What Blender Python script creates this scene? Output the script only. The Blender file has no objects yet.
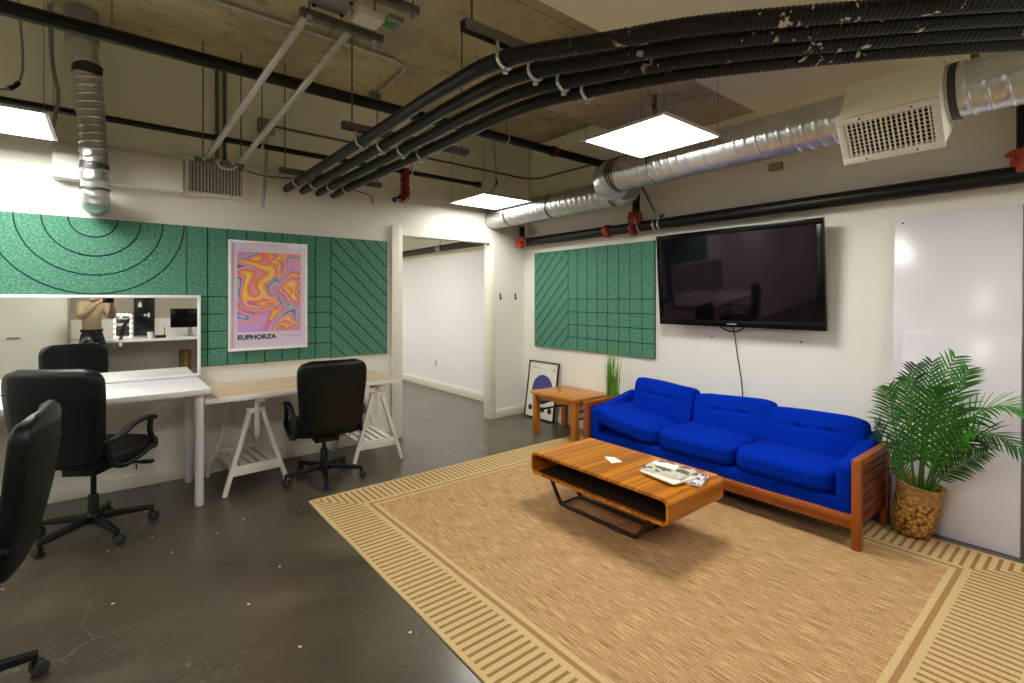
import bpy, bmesh, math, random
from mathutils import Vector, Matrix, noise
random.seed(7)
S = bpy.context.scene
COL = S.collection
PI = math.pi
R = math.radians

# ------------------------------------------------------------------ helpers
def lin(c):
    o = []
    for v in c[:3]:
        v = v / 255.0
        o.append(v / 12.92 if v <= 0.04045 else ((v + 0.055) / 1.055) ** 2.4)
    return (o[0], o[1], o[2], 1.0)

class MB:
    """collects geometry for ONE mesh"""
    def __init__(s):
        s.v = []; s.f = []
    def add(s, vs, fs):
        b = len(s.v)
        s.v += [tuple(v) for v in vs]
        s.f += [tuple(b + i for i in f) for f in fs]
        return s
    def box(s, x0, x1, y0, y1, z0, z1):
        return s.add([(x0,y0,z0),(x1,y0,z0),(x1,y1,z0),(x0,y1,z0),(x0,y0,z1),(x1,y0,z1),(x1,y1,z1),(x0,y1,z1)],
              [(0,3,2,1),(4,5,6,7),(0,1,5,4),(1,2,6,5),(2,3,7,6),(3,0,4,7)])
    def hexa(s, bot, top):
        return s.add(list(bot)+list(top), [(0,3,2,1),(4,5,6,7),(0,1,5,4),(1,2,6,5),(2,3,7,6),(3,0,4,7)])
    def beam(s, p0, p1, w, h, up=(0,0,1)):
        p0 = Vector(p0); p1 = Vector(p1); d = (p1-p0).normalized()
        u = Vector(up)
        if abs(d.dot(u)) > .99: u = Vector((1,0,0))
        a = d.cross(u).normalized()*(w/2); b = a.cross(d).normalized()*(h/2)
        return s.hexa([p0-a-b,p0+a-b,p1+a-b,p1-a-b],[p0-a+b,p0+a+b,p1+a+b,p1-a+b])
    def prism(s, poly, fn, h0, h1):
        """poly: 2-D points; fn(u,v,h) -> xyz"""
        n = len(poly)
        vs = [fn(u,v,h0) for u,v in poly]+[fn(u,v,h1) for u,v in poly]
        fs = [tuple(range(n))[::-1], tuple(range(n,2*n))]
        fs += [(i,(i+1)%n,n+(i+1)%n,n+i) for i in range(n)]
        return s.add(vs, fs)
    def tube(s, pts, r, seg=12, caps=True, rfun=None):
        pts = [Vector(p) for p in pts]; n = len(pts)
        T = []
        for i in range(n):
            a = pts[max(i-1,0)]; b = pts[min(i+1,n-1)]
            T.append((b-a).normalized())
        up = Vector((0,0,1)) if abs(T[0].z) < .9 else Vector((1,0,0))
        N = T[0].cross(up).normalized()
        vs = []; dist = 0.0
        for i in range(n):
            if i:
                dist += (pts[i]-pts[i-1]).length
                N = (N - T[i]*N.dot(T[i])).normalized()
            B = T[i].cross(N)
            rr = r[i] if isinstance(r,(list,tuple)) else r
            for k in range(seg):
                a = 2*PI*k/seg
                q = rr if rfun is None else rr*rfun(dist, a)
                vs.append(pts[i]+(N*math.cos(a)+B*math.sin(a))*q)
        fs = []
        for i in range(n-1):
            for k in range(seg):
                k2 = (k+1)%seg
                fs.append((i*seg+k, i*seg+k2, (i+1)*seg+k2, (i+1)*seg+k))
        if caps:
            fs.append(tuple(range(seg))[::-1]); fs.append(tuple(range((n-1)*seg, n*seg)))
        return s.add(vs, fs)
    def lathe(s, prof, c=(0,0,0), seg=24, axis='Z', caps=True):
        vs = []
        for r, z in prof:
            for k in range(seg):
                a = 2*PI*k/seg; x, y = r*math.cos(a), r*math.sin(a)
                p = (x,y,z) if axis == 'Z' else ((z,x,y) if axis == 'X' else (y,z,x))
                vs.append((c[0]+p[0], c[1]+p[1], c[2]+p[2]))
        fs = []; n = len(prof)
        for i in range(n-1):
            for k in range(seg):
                k2 = (k+1)%seg
                fs.append((i*seg+k, i*seg+k2, (i+1)*seg+k2, (i+1)*seg+k))
        if caps:
            fs.append(tuple(range(seg))[::-1]); fs.append(tuple(range((n-1)*seg, n*seg)))
        return s.add(vs, fs)
    def build(s, name, mat, parent=None, smooth=False, bevel=0, world=True, seg=2, auto=None):
        me = bpy.data.meshes.new(name)
        me.from_pydata(s.v, [], s.f)
        bm = bmesh.new(); bm.from_mesh(me)
        bmesh.ops.recalc_face_normals(bm, faces=bm.faces)
        bm.to_mesh(me); bm.free()
        me.materials.append(mat)
        o = bpy.data.objects.new(name, me); COL.objects.link(o)
        if parent is not None:
            o.parent = parent
            if world and parent.parent is None:
                o.location = -Vector(parent.location)
        if bevel:
            m = o.modifiers.new('bevel','BEVEL'); m.width = bevel; m.segments = seg
            m.limit_method = 'ANGLE'; m.angle_limit = R(40)
            smooth = True
            auto = auto or 40
        if smooth:
            for p in me.polygons: p.use_smooth = True
            ang = R(auto or 50)
            bm = bmesh.new(); bm.from_mesh(me)
            for e in bm.edges:
                if len(e.link_faces) == 2 and e.calc_face_angle(0) > ang and not bevel: e.smooth = False
            bm.to_mesh(me); bm.free()
        return o

def tag(o, label=None, cat=None, group=None, kind=None):
    if label: o['label'] = label
    if cat: o['category'] = cat
    if group: o['group'] = group
    if kind: o['kind'] = kind
    return o
def thing(name, label, cat, loc=(0,0,0), rz=0, group=None):
    o = bpy.data.objects.new(name, None); COL.objects.link(o)
    o.location = loc; o.rotation_euler = (0,0,rz); o.empty_display_size = .1
    return tag(o, label, cat, group)
def struct(o): o['kind'] = 'structure'; return o
def copy_tree(o, parent=None):
    c = o.copy(); COL.objects.link(c)
    if parent is not None: c.parent = parent
    for ch in list(o.children): copy_tree(ch, c)
    return c
def catmull(P, n=10):
    P = [Vector(p) for p in P]; Q = [P[0]*2-P[1]]+P+[P[-1]*2-P[-2]]
    out = []
    for i in range(1, len(Q)-2):
        a,b,c,d = Q[i-1],Q[i],Q[i+1],Q[i+2]
        for k in range(n):
            t = k/n
            out.append(.5*((2*b)+(c-a)*t+(2*a-5*b+4*c-d)*t*t+(3*b-a-3*c+d)*t**3))
    out.append(P[-1]); return out
def resample(P, step):
    out = [P[0]]; acc = 0
    for i in range(1,len(P)):
        a = P[i-1]; b = P[i]; L = (b-a).length
        if L < 1e-9: continue
        d = step-acc
        while d <= L:
            out.append(a.lerp(b, d/L)); d += step
        acc = L-(d-step)
    if (out[-1]-P[-1]).length > 1e-4: out.append(P[-1])
    return out
def puff(name, mat, parent, size, n=5.0, cuts=14, fn=None, loc=(0,0,0), rot=(0,0,0)):
    """a soft cushion: super-ellipsoid of the given full size"""
    bm = bmesh.new(); bmesh.ops.create_cube(bm, size=2)
    bmesh.ops.subdivide_edges(bm, edges=bm.edges[:], cuts=cuts, use_grid_fill=True)
    for v in bm.verts:
        p = v.co; k = (abs(p.x)**n+abs(p.y)**n+abs(p.z)**n)**(1/n)
        q = p/k
        w = Vector((q.x*size[0]/2, q.y*size[1]/2, q.z*size[2]/2))
        if fn: w = fn(q, w)
        v.co = w
    me = bpy.data.meshes.new(name); bm.to_mesh(me); bm.free()
    for p in me.polygons: p.use_smooth = True
    me.materials.append(mat)
    o = bpy.data.objects.new(name, me); COL.objects.link(o)
    o.parent = parent
    o.location = Vector(loc)-(Vector(parent.location) if parent.parent is None else Vector())
    o.rotation_euler = rot
    return o

# ------------------------------------------------------------------ materials
def newmat(name):
    m = bpy.data.materials.new(name); m.use_nodes = True
    nt = m.node_tree
    return m, nt, nt.nodes['Principled BSDF']
def N(nt, t, **k):
    n = nt.nodes.new(t)
    for a, b in k.items():
        if a.startswith('i_'): n.inputs[a[2:].replace('_',' ')].default_value = b
        else: setattr(n, a, b)
    return n
def ramp(nt, stops, interp='LINEAR'):
    n = nt.nodes.new('ShaderNodeValToRGB'); cr = n.color_ramp; cr.interpolation = interp
    while len(cr.elements) < len(stops): cr.elements.new(.5)
    for e, (p, c) in zip(cr.elements, stops): e.position = p; e.color = c
    return n
def coords(nt, scale=(1,1,1), kind='Object', rot=(0,0,0)):
    t = nt.nodes.new('ShaderNodeTexCoord'); m = nt.nodes.new('ShaderNodeMapping')
    m.inputs['Scale'].default_value = scale; m.inputs['Rotation'].default_value = rot
    nt.links.new(t.outputs[kind], m.inputs['Vector']); return m.outputs[0]
def geo(nt, scale=(1,1,1), rot=(0,0,0)):
    t = nt.nodes.new('ShaderNodeNewGeometry'); m = nt.nodes.new('ShaderNodeMapping')
    m.inputs['Scale'].default_value = scale; m.inputs['Rotation'].default_value = rot
    nt.links.new(t.outputs['Position'], m.inputs['Vector']); return m.outputs[0]
def mat(name, c, rough=.5, metal=0, var=.06, scale=8, bump=0, bscale=60, spec=.5, sheen=0, coat=0, stretch=(1,1,1)):
    m, nt, b = newmat(name)
    c = lin(c)
    v = coords(nt, stretch)
    n = N(nt,'ShaderNodeTexNoise', i_Scale=scale, i_Detail=4.0)
    nt.links.new(v, n.inputs['Vector'])
    lo = tuple(x*(1-var) for x in c[:3])+(1,); hi = tuple(min(1,x*(1+var)) for x in c[:3])+(1,)
    r = ramp(nt, [(.3,lo),(.7,hi)])
    nt.links.new(n.outputs['Fac'], r.inputs['Fac']); nt.links.new(r.outputs['Color'], b.inputs['Base Color'])
    b.inputs['Roughness'].default_value = rough; b.inputs['Metallic'].default_value = metal
    b.inputs['Specular IOR Level'].default_value = spec
    if sheen: b.inputs['Sheen Weight'].default_value = sheen
    if coat: b.inputs['Coat Weight'].default_value = coat
    if bump:
        n2 = N(nt,'ShaderNodeTexNoise', i_Scale=bscale, i_Detail=6.0)
        nt.links.new(v, n2.inputs['Vector'])
        bp = N(nt,'ShaderNodeBump', i_Strength=bump, i_Distance=.01)
        nt.links.new(n2.outputs['Fac'], bp.inputs['Height']); nt.links.new(bp.outputs[0], b.inputs['Normal'])
    return m
def math_(nt, op, a, b=None, c=None):
    n = nt.nodes.new('ShaderNodeMath'); n.operation = op
    for i, x in enumerate((a,b,c)):
        if x is None: continue
        if isinstance(x,(int,float)): n.inputs[i].default_value = x
        else: nt.links.new(x, n.inputs[i])
    return n.outputs[0]
def mixc(nt, f, a, b):
    n = nt.nodes.new('ShaderNodeMix'); n.data_type = 'RGBA'
    for s, x in ((0,f),(6,a),(7,b)):
        if isinstance(x,(int,float)): n.inputs[s].default_value = x
        elif isinstance(x, tuple): n.inputs[s].default_value = x
        else: nt.links.new(x, n.inputs[s])
    return n.outputs[2]
def wood(name, dark, light, along='X', plank=0, planka='Y', rough=.35, fine=40, coat=0):
    m, nt, b = newmat(name)
    sc = {'X':(1.2,fine,fine),'Y':(fine,1.2,fine),'Z':(fine,fine,1.2)}[along]
    v = coords(nt, sc)
    n = N(nt,'ShaderNodeTexNoise', i_Scale=1.0, i_Detail=5.0, i_Distortion=.6)
    nt.links.new(v, n.inputs['Vector'])
    fac = n.outputs['Fac']
    if plank:
        t = nt.nodes.new('ShaderNodeTexCoord'); sx = nt.nodes.new('ShaderNodeSeparateXYZ')
        nt.links.new(t.outputs['Object'], sx.inputs[0])
        k = math_(nt,'FLOOR', math_(nt,'DIVIDE', sx.outputs[planka], plank))
        w = nt.nodes.new('ShaderNodeTexWhiteNoise'); w.noise_dimensions = '1D'
        nt.links.new(k, w.inputs['W'])
        fac = math_(nt,'ADD', math_(nt,'MULTIPLY',fac,.6), math_(nt,'MULTIPLY', w.outputs['Value'], .45))
    r = ramp(nt, [(.25,lin(dark)),(.75,lin(light))])
    nt.links.new(fac, r.inputs['Fac']); nt.links.new(r.outputs['Color'], b.inputs['Base Color'])
    b.inputs['Roughness'].default_value = rough
    if coat: b.inputs['Coat Weight'].default_value = coat; b.inputs['Coat Roughness'].default_value = .15
    bp = N(nt,'ShaderNodeBump', i_Strength=.06, i_Distance=.005)
    nt.links.new(n.outputs['Fac'], bp.inputs['Height']); nt.links.new(bp.outputs[0], b.inputs['Normal'])
    return m
def emit(name, c, s):
    m, nt, b = newmat(name)
    b.inputs['Base Color'].default_value = lin((230,230,230))
    b.inputs['Emission Color'].default_value = lin(c); b.inputs['Emission Strength'].default_value = s
    return m

M = {}
M['wall'] = mat('wall_paint',(234,230,223),.7,var=.015,scale=3,bump=.03,bscale=120)
M['upper'] = mat('upper_wall_paint',(247,246,226),.75,var=.03,scale=2,bump=.05,bscale=60)
M['soffit'] = mat('soffit_paint',(247,245,226),.75,var=.02,scale=2)
M['trim'] = mat('white_trim_paint',(232,228,218),.45,var=.01)
M['white'] = mat('white_laminate',(236,232,236),.3,var=.01)
M['whitewood'] = mat('white_painted_wood',(232,228,222),.45,var=.02)
M['whiteboard'] = mat('whiteboard_gloss',(222,216,226),.22,var=.015,scale=1.5)
M['black'] = mat('black_plastic',(11,11,12),.42,var=.1,spec=.35)
M['leather'] = mat('black_leather',(8,8,9),.42,var=.15,scale=20,bump=.08,bscale=220,spec=.3)
M['mesh'] = mat('black_fabric',(14,14,16),.85,var=.15,scale=60,bump=.2,bscale=400)
M['castergrey'] = mat('caster_grey',(44,44,50),.4)
M['pipe'] = mat('black_pipe',(15,12,15),.42,var=.2,scale=6,spec=.35)
M['orange'] = mat('orange_coupling',(178,70,38),.45,var=.2,scale=30)
M['red'] = mat('red_coupling',(130,40,24),.5,var=.2,scale=30)
M['zinc'] = mat('zinc_metal',(205,208,206),.32,.75,var=.12,scale=40)
M['galv'] = mat('galvanised_duct',(206,207,211),.31,.92,var=.10,scale=10,bump=.03,bscale=30)
M['galvdark'] = mat('duct_seal_band',(70,66,66),.5,.6)
M['strut'] = mat('strut_channel',(112,110,106),.45,.75,var=.15,scale=20)
M['greybox'] = mat('grey_steel',(150,150,146),.5,.5)
M['insul'] = mat('grey_insulation',(150,152,150),.8,var=.1,scale=10,bump=.3,bscale=20)
M['blue'] = mat('blue_upholstery',(0,42,166),.95,var=.12,scale=60,bump=.15,bscale=300,spec=.06)
M['green'] = None
M['dark'] = mat('dark_shade_and_fittings',(16,16,16),.7)  # shade painted into grille and conduit openings, also plain dark fittings
M['oak'] = wood('light_oak',(176,150,120),(218,194,164),'X',fine=26,rough=.4)
M['teak'] = wood('sofa_teak',(106,46,8),(168,86,22),'X',fine=34,rough=.4)
M['teakz'] = wood('sofa_teak_upright',(106,46,8),(168,86,22),'Z',fine=34,rough=.4)
M['teakdark'] = wood('sofa_slat_teak',(78,32,12),(122,56,24),'X',fine=34,rough=.45)
M['teaky'] = wood('sofa_teak_rail',(112,50,8),(176,92,24),'Y',fine=34,rough=.4)
M['zebra'] = wood('striped_table_veneer',(134,70,2),(212,132,20),'X',plank=.016,planka='Y',rough=.34,fine=30,coat=.0)
M['zebraend'] = wood('striped_table_veneer_end',(138,72,14),(204,128,40),'X',plank=.02,planka='Z',rough=.3,fine=30,coat=.3)
M['tableside'] = wood('side_table_wood',(158,90,10),(214,142,38),'Y',fine=26,rough=.3,coat=.08)
M['tablesidez'] = wood('side_table_leg_wood',(150,82,8),(202,126,30),'Z',fine=26,rough=.35,coat=.2)
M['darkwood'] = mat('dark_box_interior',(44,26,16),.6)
M['bronze'] = mat('dark_bronze_metal',(66,50,40),.35,.7)
M['paper'] = mat('white_paper',(238,234,226),.8,var=.02)
M['glass'] = None
M['screen'] = mat('tv_screen',(9,6,10),.045,var=.02,spec=.42)
M['screen'].node_tree.nodes['Principled BSDF'].inputs['Specular Tint'].default_value = (.86,.62,.86,1)
M['bezel'] = mat('tv_bezel_gloss_black',(5,5,7),.22,var=.02,spec=.2)
def mirror_mat():
    m, nt, b = newmat('mirror_glass')
    b.inputs['Base Color'].default_value = (.82,.83,.81,1); b.inputs['Metallic'].default_value = 1; b.inputs['Roughness'].default_value = .015
    return m
M['mirror'] = mirror_mat()
M['lamp'] = emit('light_panel_diffuser',(251,252,241),24.0)
M['lampdim'] = emit('dimmed_light_panel_diffuser',(251,252,241),14.0)  # same panel, dimmed so the wall beside it does not blow out
M['soil'] = mat('dark_soil',(40,30,22),.95,bump=.5,bscale=80)

def green_mat():
    m, nt, b = newmat('green_felt')
    v = coords(nt)
    n = N(nt,'ShaderNodeTexNoise', i_Scale=70.0, i_Detail=6.0, i_Roughness=.75)
    nt.links.new(v, n.inputs['Vector'])
    r = ramp(nt, [(.32,lin((46,96,78))),(.5,lin((74,130,108))),(.68,lin((112,164,140)))])
    nt.links.new(n.outputs['Fac'], r.inputs['Fac']); nt.links.new(r.outputs['Color'], b.inputs['Base Color'])
    b.inputs['Roughness'].default_value = .95
    bp = N(nt,'ShaderNodeBump', i_Strength=.25, i_Distance=.004)
    nt.links.new(n.outputs['Fac'], bp.inputs['Height']); nt.links.new(bp.outputs[0], b.inputs['Normal'])
    return m
M['green'] = green_mat()
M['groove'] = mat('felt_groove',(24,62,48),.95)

def floor_mat():
    m, nt, b = newmat('polished_concrete')
    v = geo(nt)
    n = N(nt,'ShaderNodeTexNoise', i_Scale=1.1, i_Detail=8.0, i_Roughness=.62, i_Distortion=.8)
    nt.links.new(v, n.inputs['Vector'])
    r = ramp(nt, [(.28,lin((58,50,40))),(.5,lin((74,66,53))),(.75,lin((100,90,74)))])
    nt.links.new(n.outputs['Fac'], r.inputs['Fac'])
    # fine dust scuffs
    n2 = N(nt,'ShaderNodeTexNoise', i_Scale=38.0, i_Detail=6.0, i_Roughness=.7)
    nt.links.new(v, n2.inputs['Vector'])
    n3 = N(nt,'ShaderNodeTexNoise', i_Scale=2.6, i_Detail=3.0)
    nt.links.new(v, n3.inputs['Vector'])
    sc = math_(nt,'MULTIPLY', ramp_out(nt, n2.outputs['Fac'], .55,.72), ramp_out(nt, n3.outputs['Fac'], .46,.66))
    c = mixc(nt, math_(nt,'MULTIPLY',sc,.55), r.outputs['Color'], lin((170,158,136)))
    # long wandering cracks
    d = N(nt,'ShaderNodeTexNoise', i_Scale=2.2, i_Detail=5.0)
    nt.links.new(v, d.inputs['Vector'])
    mx = nt.nodes.new('ShaderNodeVectorMath'); mx.operation = 'MULTIPLY_ADD'
    nt.links.new(d.outputs['Color'], mx.inputs[0]); mx.inputs[1].default_value = (.5,.5,0); nt.links.new(v, mx.inputs[2])
    vo = N(nt,'ShaderNodeTexVoronoi', i_Scale=.62); vo.feature = 'DISTANCE_TO_EDGE'; vo.voronoi_dimensions = '2D'
    nt.links.new(mx.outputs[0], vo.inputs['Vector'])
    ck = math_(nt,'MULTIPLY', math_(nt,'LESS_THAN', vo.outputs['Distance'], .0022), ramp_out(nt, n3.outputs['Fac'], .42,.6))
    c = mixc(nt, math_(nt,'MULTIPLY',ck,.34), c, lin((165,155,135)))
    # paint specks
    vs = N(nt,'ShaderNodeTexVoronoi', i_Scale=2.3); vs.voronoi_dimensions = '2D'
    nt.links.new(v, vs.inputs['Vector'])
    c = mixc(nt, math_(nt,'LESS_THAN', vs.outputs['Distance'], .016), c, lin((225,218,205)))
    nt.links.new(c, b.inputs['Base Color'])
    rr = math_(nt,'ADD', math_(nt,'MULTIPLY', n.outputs['Fac'], .3), .16)
    nt.links.new(rr, b.inputs['Roughness'])
    b.inputs['Specular IOR Level'].default_value = .6
    b.inputs['Coat Weight'].default_value = .22; b.inputs['Coat Roughness'].default_value = .16
    bp = N(nt,'ShaderNodeBump', i_Strength=.03, i_Distance=.01)
    nt.links.new(n2.outputs['Fac'], bp.inputs['Height']); nt.links.new(bp.outputs[0], b.inputs['Normal'])
    return m
def ramp_out(nt, src, a, b):
    n = nt.nodes.new('ShaderNodeMapRange'); n.inputs[1].default_value = a; n.inputs[2].default_value = b
    nt.links.new(src, n.inputs[0]); return n.outputs[0]
M['floor'] = floor_mat()

def ceil_mat(name, c0, c1, c2, seams=True):
    m, nt, b = newmat(name)
    v = geo(nt)
    n = N(nt,'ShaderNodeTexNoise', i_Scale=1.3, i_Detail=9.0, i_Roughness=.65, i_Distortion=.5)
    nt.links.new(v, n.inputs['Vector'])
    r = ramp(nt, [(.25,lin(c0)),(.5,lin(c1)),(.78,lin(c2))])
    nt.links.new(n.outputs['Fac'], r.inputs['Fac'])
    c = r.outputs['Color']
    if seams:
        br = nt.nodes.new('ShaderNodeTexBrick')
        br.inputs['Scale'].default_value = 1; br.inputs['Brick Width'].default_value = 2.44; br.inputs['Row Height'].default_value = 1.22
        br.inputs['Mortar Size'].default_value = .008; br.inputs['Mortar Smooth'].default_value = .4
        v2 = geo(nt, rot=(0,0,0))
        nt.links.new(v2, br.inputs['Vector'])
        c = mixc(nt, math_(nt,'MULTIPLY', br.outputs['Fac'], .5), c, lin((52,42,28)))
    n2 = N(nt,'ShaderNodeTexNoise', i_Scale=7.0, i_Detail=6.0, i_Roughness=.7)
    nt.links.new(v, n2.inputs['Vector'])
    c = mixc(nt, math_(nt,'MULTIPLY', ramp_out(nt, n2.outputs['Fac'], .54,.72), .55), c, lin((70,60,42)))
    nt.links.new(c, b.inputs['Base Color'])
    b.inputs['Roughness'].default_value = .85
    bp = N(nt,'ShaderNodeBump', i_Strength=.2, i_Distance=.01)
    nt.links.new(n2.outputs['Fac'], bp.inputs['Height']); nt.links.new(bp.outputs[0], b.inputs['Normal'])
    return m
M['ceil'] = ceil_mat('board_marked_concrete',(134,127,92),(190,181,140),(224,214,170))
M['beamc'] = ceil_mat('grey_concrete',(160,148,130),(186,174,156),(204,192,172),False)

def conduit_mat():
    m, nt, b = newmat('corrugated_black_conduit')
    v = geo(nt)
    n = N(nt,'ShaderNodeTexNoise', i_Scale=21.0, i_Detail=3.0, i_Distortion=.8)
    nt.links.new(v, n.inputs['Vector'])
    n2 = N(nt,'ShaderNodeTexNoise', i_Scale=1.7, i_Detail=2.0)
    nt.links.new(v, n2.inputs['Vector'])
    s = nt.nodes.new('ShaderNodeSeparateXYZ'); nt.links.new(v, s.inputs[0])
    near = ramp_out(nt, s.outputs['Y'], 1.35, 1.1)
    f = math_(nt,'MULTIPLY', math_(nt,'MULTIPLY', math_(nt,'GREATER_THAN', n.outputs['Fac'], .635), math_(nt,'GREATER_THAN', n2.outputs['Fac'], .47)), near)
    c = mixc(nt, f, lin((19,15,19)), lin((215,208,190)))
    nt.links.new(c, b.inputs['Base Color'])
    b.inputs['Roughness'].default_value = .42; b.inputs['Specular IOR Level'].default_value = .35
    return m
M['conduit'] = conduit_mat()

def rug_mat(x0,x1,y0,y1):
    m, nt, b = newmat('woven_sisal_rug')
    t = nt.nodes.new('ShaderNodeNewGeometry'); s = nt.nodes.new('ShaderNodeSeparateXYZ')
    nt.links.new(t.outputs['Position'], s.inputs[0])
    X, Y = s.outputs['X'], s.outputs['Y']
    dx = math_(nt,'MINIMUM', math_(nt,'SUBTRACT',X,x0), math_(nt,'SUBTRACT',x1,X))
    dy = math_(nt,'MINIMUM', math_(nt,'SUBTRACT',Y,y0), math_(nt,'SUBTRACT',y1,Y))
    d = math_(nt,'MINIMUM', dx, dy)
    alongX = math_(nt,'LESS_THAN', dy, dx)          # nearest edge runs along X
    al = math_(nt,'ADD', math_(nt,'MULTIPLY', alongX, X), math_(nt,'MULTIPLY', math_(nt,'SUBTRACT',1.0,alongX), Y))
    fr = math_(nt,'FRACT', math_(nt,'DIVIDE', al, .043))
    stripe = math_(nt,'LESS_THAN', fr, .39)
    zone = math_(nt,'MULTIPLY', math_(nt,'GREATER_THAN', d, .022), math_(nt,'LESS_THAN', d, .272))
    stripe = math_(nt,'MULTIPLY', stripe, zone)
    band = math_(nt,'MULTIPLY', math_(nt,'GREATER_THAN', d, .302), math_(nt,'LESS_THAN', d, .326))
    # field weave, streaks along Y
    v = geo(nt, (190, 8, 1)); n = N(nt,'ShaderNodeTexNoise', i_Scale=1.0, i_Detail=5.0, i_Roughness=.7); nt.links.new(v, n.inputs['Vector'])
    v2 = geo(nt, (1,1,1)); n2 = N(nt,'ShaderNodeTexNoise', i_Scale=260.0, i_Detail=2.0); nt.links.new(v2, n2.inputs['Vector'])
    f = math_(nt,'ADD', math_(nt,'MULTIPLY', n.outputs['Fac'], .72), math_(nt,'MULTIPLY', n2.outputs['Fac'], .32))
    fld = ramp(nt, [(.39,lin((122,88,56))),(.52,lin((178,138,96))),(.65,lin((224,190,142)))]); nt.links.new(f, fld.inputs['Fac'])
    crm = ramp(nt, [(.3,lin((182,152,106))),(.7,lin((214,186,140)))]); nt.links.new(n2.outputs['Fac'], crm.inputs['Fac'])
    brn = ramp(nt, [(.3,lin((132,96,56))),(.7,lin((162,124,78)))]); nt.links.new(n2.outputs['Fac'], brn.inputs['Fac'])
    bnd = ramp(nt, [(.3,lin((142,106,64))),(.7,lin((172,134,88)))]); nt.links.new(n2.outputs['Fac'], bnd.inputs['Fac'])
    infield = math_(nt,'GREATER_THAN', d, .352)
    c = mixc(nt, stripe, crm.outputs['Color'], brn.outputs['Color'])
    c = mixc(nt, band, c, bnd.outputs['Color'])
    c = mixc(nt, infield, c, fld.outputs['Color'])
    nt.links.new(c, b.inputs['Base Color']); b.inputs['Roughness'].default_value = .95
    b.inputs['Specular IOR Level'].default_value = .2
    bp = N(nt,'ShaderNodeBump', i_Strength=.35, i_Distance=.004)
    nt.links.new(f, bp.inputs['Height']); nt.links.new(bp.outputs[0], b.inputs['Normal'])
    return m

def art_mat():
    m, nt, b = newmat('marbled_pastel_print')
    v = coords(nt)
    d = N(nt,'ShaderNodeTexNoise', i_Scale=2.5, i_Detail=1.0, i_Distortion=1.2); nt.links.new(v, d.inputs['Vector'])
    mx = nt.nodes.new('ShaderNodeVectorMath'); mx.operation = 'MULTIPLY_ADD'
    nt.links.new(d.outputs['Color'], mx.inputs[0]); mx.inputs[1].default_value = (.55,.55,.55); nt.links.new(v, mx.inputs[2])
    n = N(nt,'ShaderNodeTexNoise', i_Scale=2.9, i_Detail=.4, i_Distortion=.8); nt.links.new(mx.outputs[0], n.inputs['Vector'])
    f = math_(nt,'FRACT', math_(nt,'MULTIPLY', n.outputs['Fac'], 3.0))
    L = [(0,(238,150,60)),(.10,(246,196,70)),(.17,(226,96,84)),(.26,(214,128,206)),(.37,(200,156,224)),(.47,(236,130,150)),(.55,(150,206,190)),(.62,(60,86,190)),(.67,(224,160,220)),(.78,(240,120,60)),(.86,(248,206,96)),(.94,(222,110,160))]
    r = ramp(nt, [(p,lin(c)) for p,c in L]); nt.links.new(f, r.inputs['Fac'])
    nt.links.new(r.outputs['Color'], b.inputs['Base Color']); b.inputs['Roughness'].default_value = .12
    b.inputs['Coat Weight'].default_value = .6; b.inputs['Coat Roughness'].default_value = .03
    return m
M['art'] = art_mat()
M['postergloss'] = mat('poster_sheet_under_glass',(226,208,232),.12,var=.01,coat=.6)
M['ink'] = mat('black_ink',(30,26,34),.3)
def basket_mat():
    m, nt, b = newmat('woven_basket')
    v = coords(nt)
    vo = N(nt,'ShaderNodeTexVoronoi', i_Scale=44.0); nt.links.new(v, vo.inputs['Vector'])
    s = nt.nodes.new('ShaderNodeSeparateXYZ'); nt.links.new(v, s.inputs[0])
    r = ramp(nt, [(0,lin((232,188,108))),(.35,lin((196,144,68))),(.8,lin((80,50,20)))]); nt.links.new(vo.outputs['Distance'], r.inputs['Fac'])
    w = N(nt,'ShaderNodeTexNoise', i_Scale=40.0); nt.links.new(v, w.inputs['Vector'])
    r2 = ramp(nt, [(.3,lin((150,112,56))),(.7,lin((188,148,88)))]); nt.links.new(w.outputs['Fac'], r2.inputs['Fac'])
    c = mixc(nt, math_(nt,'GREATER_THAN', s.outputs['Z'], .205), r.outputs['Color'], r2.outputs['Color'])
    nt.links.new(c, b.inputs['Base Color']); b.inputs['Roughness'].default_value = .7
    bp = N(nt,'ShaderNodeBump', i_Strength=.8, i_Distance=.01); bp.invert = True
    nt.links.new(vo.outputs['Distance'], bp.inputs['Height']); nt.links.new(bp.outputs[0], b.inputs['Normal'])
    return m
M['basket'] = basket_mat()
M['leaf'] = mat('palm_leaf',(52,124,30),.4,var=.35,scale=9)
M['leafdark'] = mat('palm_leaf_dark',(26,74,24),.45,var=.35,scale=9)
M['stem'] = mat('palm_stem',(64,120,40),.5,var=.2)
M['grass'] = mat('grass_blade',(98,142,40),.5,var=.4,scale=14)
M['skin'] = mat('skin',(196,146,118),.55,var=.05,scale=20)
M['khaki'] = mat('khaki_shirt_cloth',(168,146,116),.9,var=.1,scale=30,bump=.3,bscale=25)
M['navy'] = mat('dark_trousers_cloth',(24,26,34),.9,var=.1,scale=30)
M['hair'] = mat('dark_hair',(34,24,18),.6,var=.3,scale=60)

# ================================================================== SETTING
WX, WY = 3.948, 4.623          # right wall plane, back wall plane
ZC = 3.32                      # concrete slab underside
XL, YF = -6.4, -1.25           # left wall, wall behind the camera
HY = 9.6                       # end of the hallway
struct(MB().box(XL-.2,4.4,YF-.2,HY+.2,-.12,0).build('floor',M['floor']))
struct(MB().box(XL-.2,4.5,YF-.2,HY+.2,ZC,ZC+.2).build('ceiling',M['ceil']))
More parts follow.
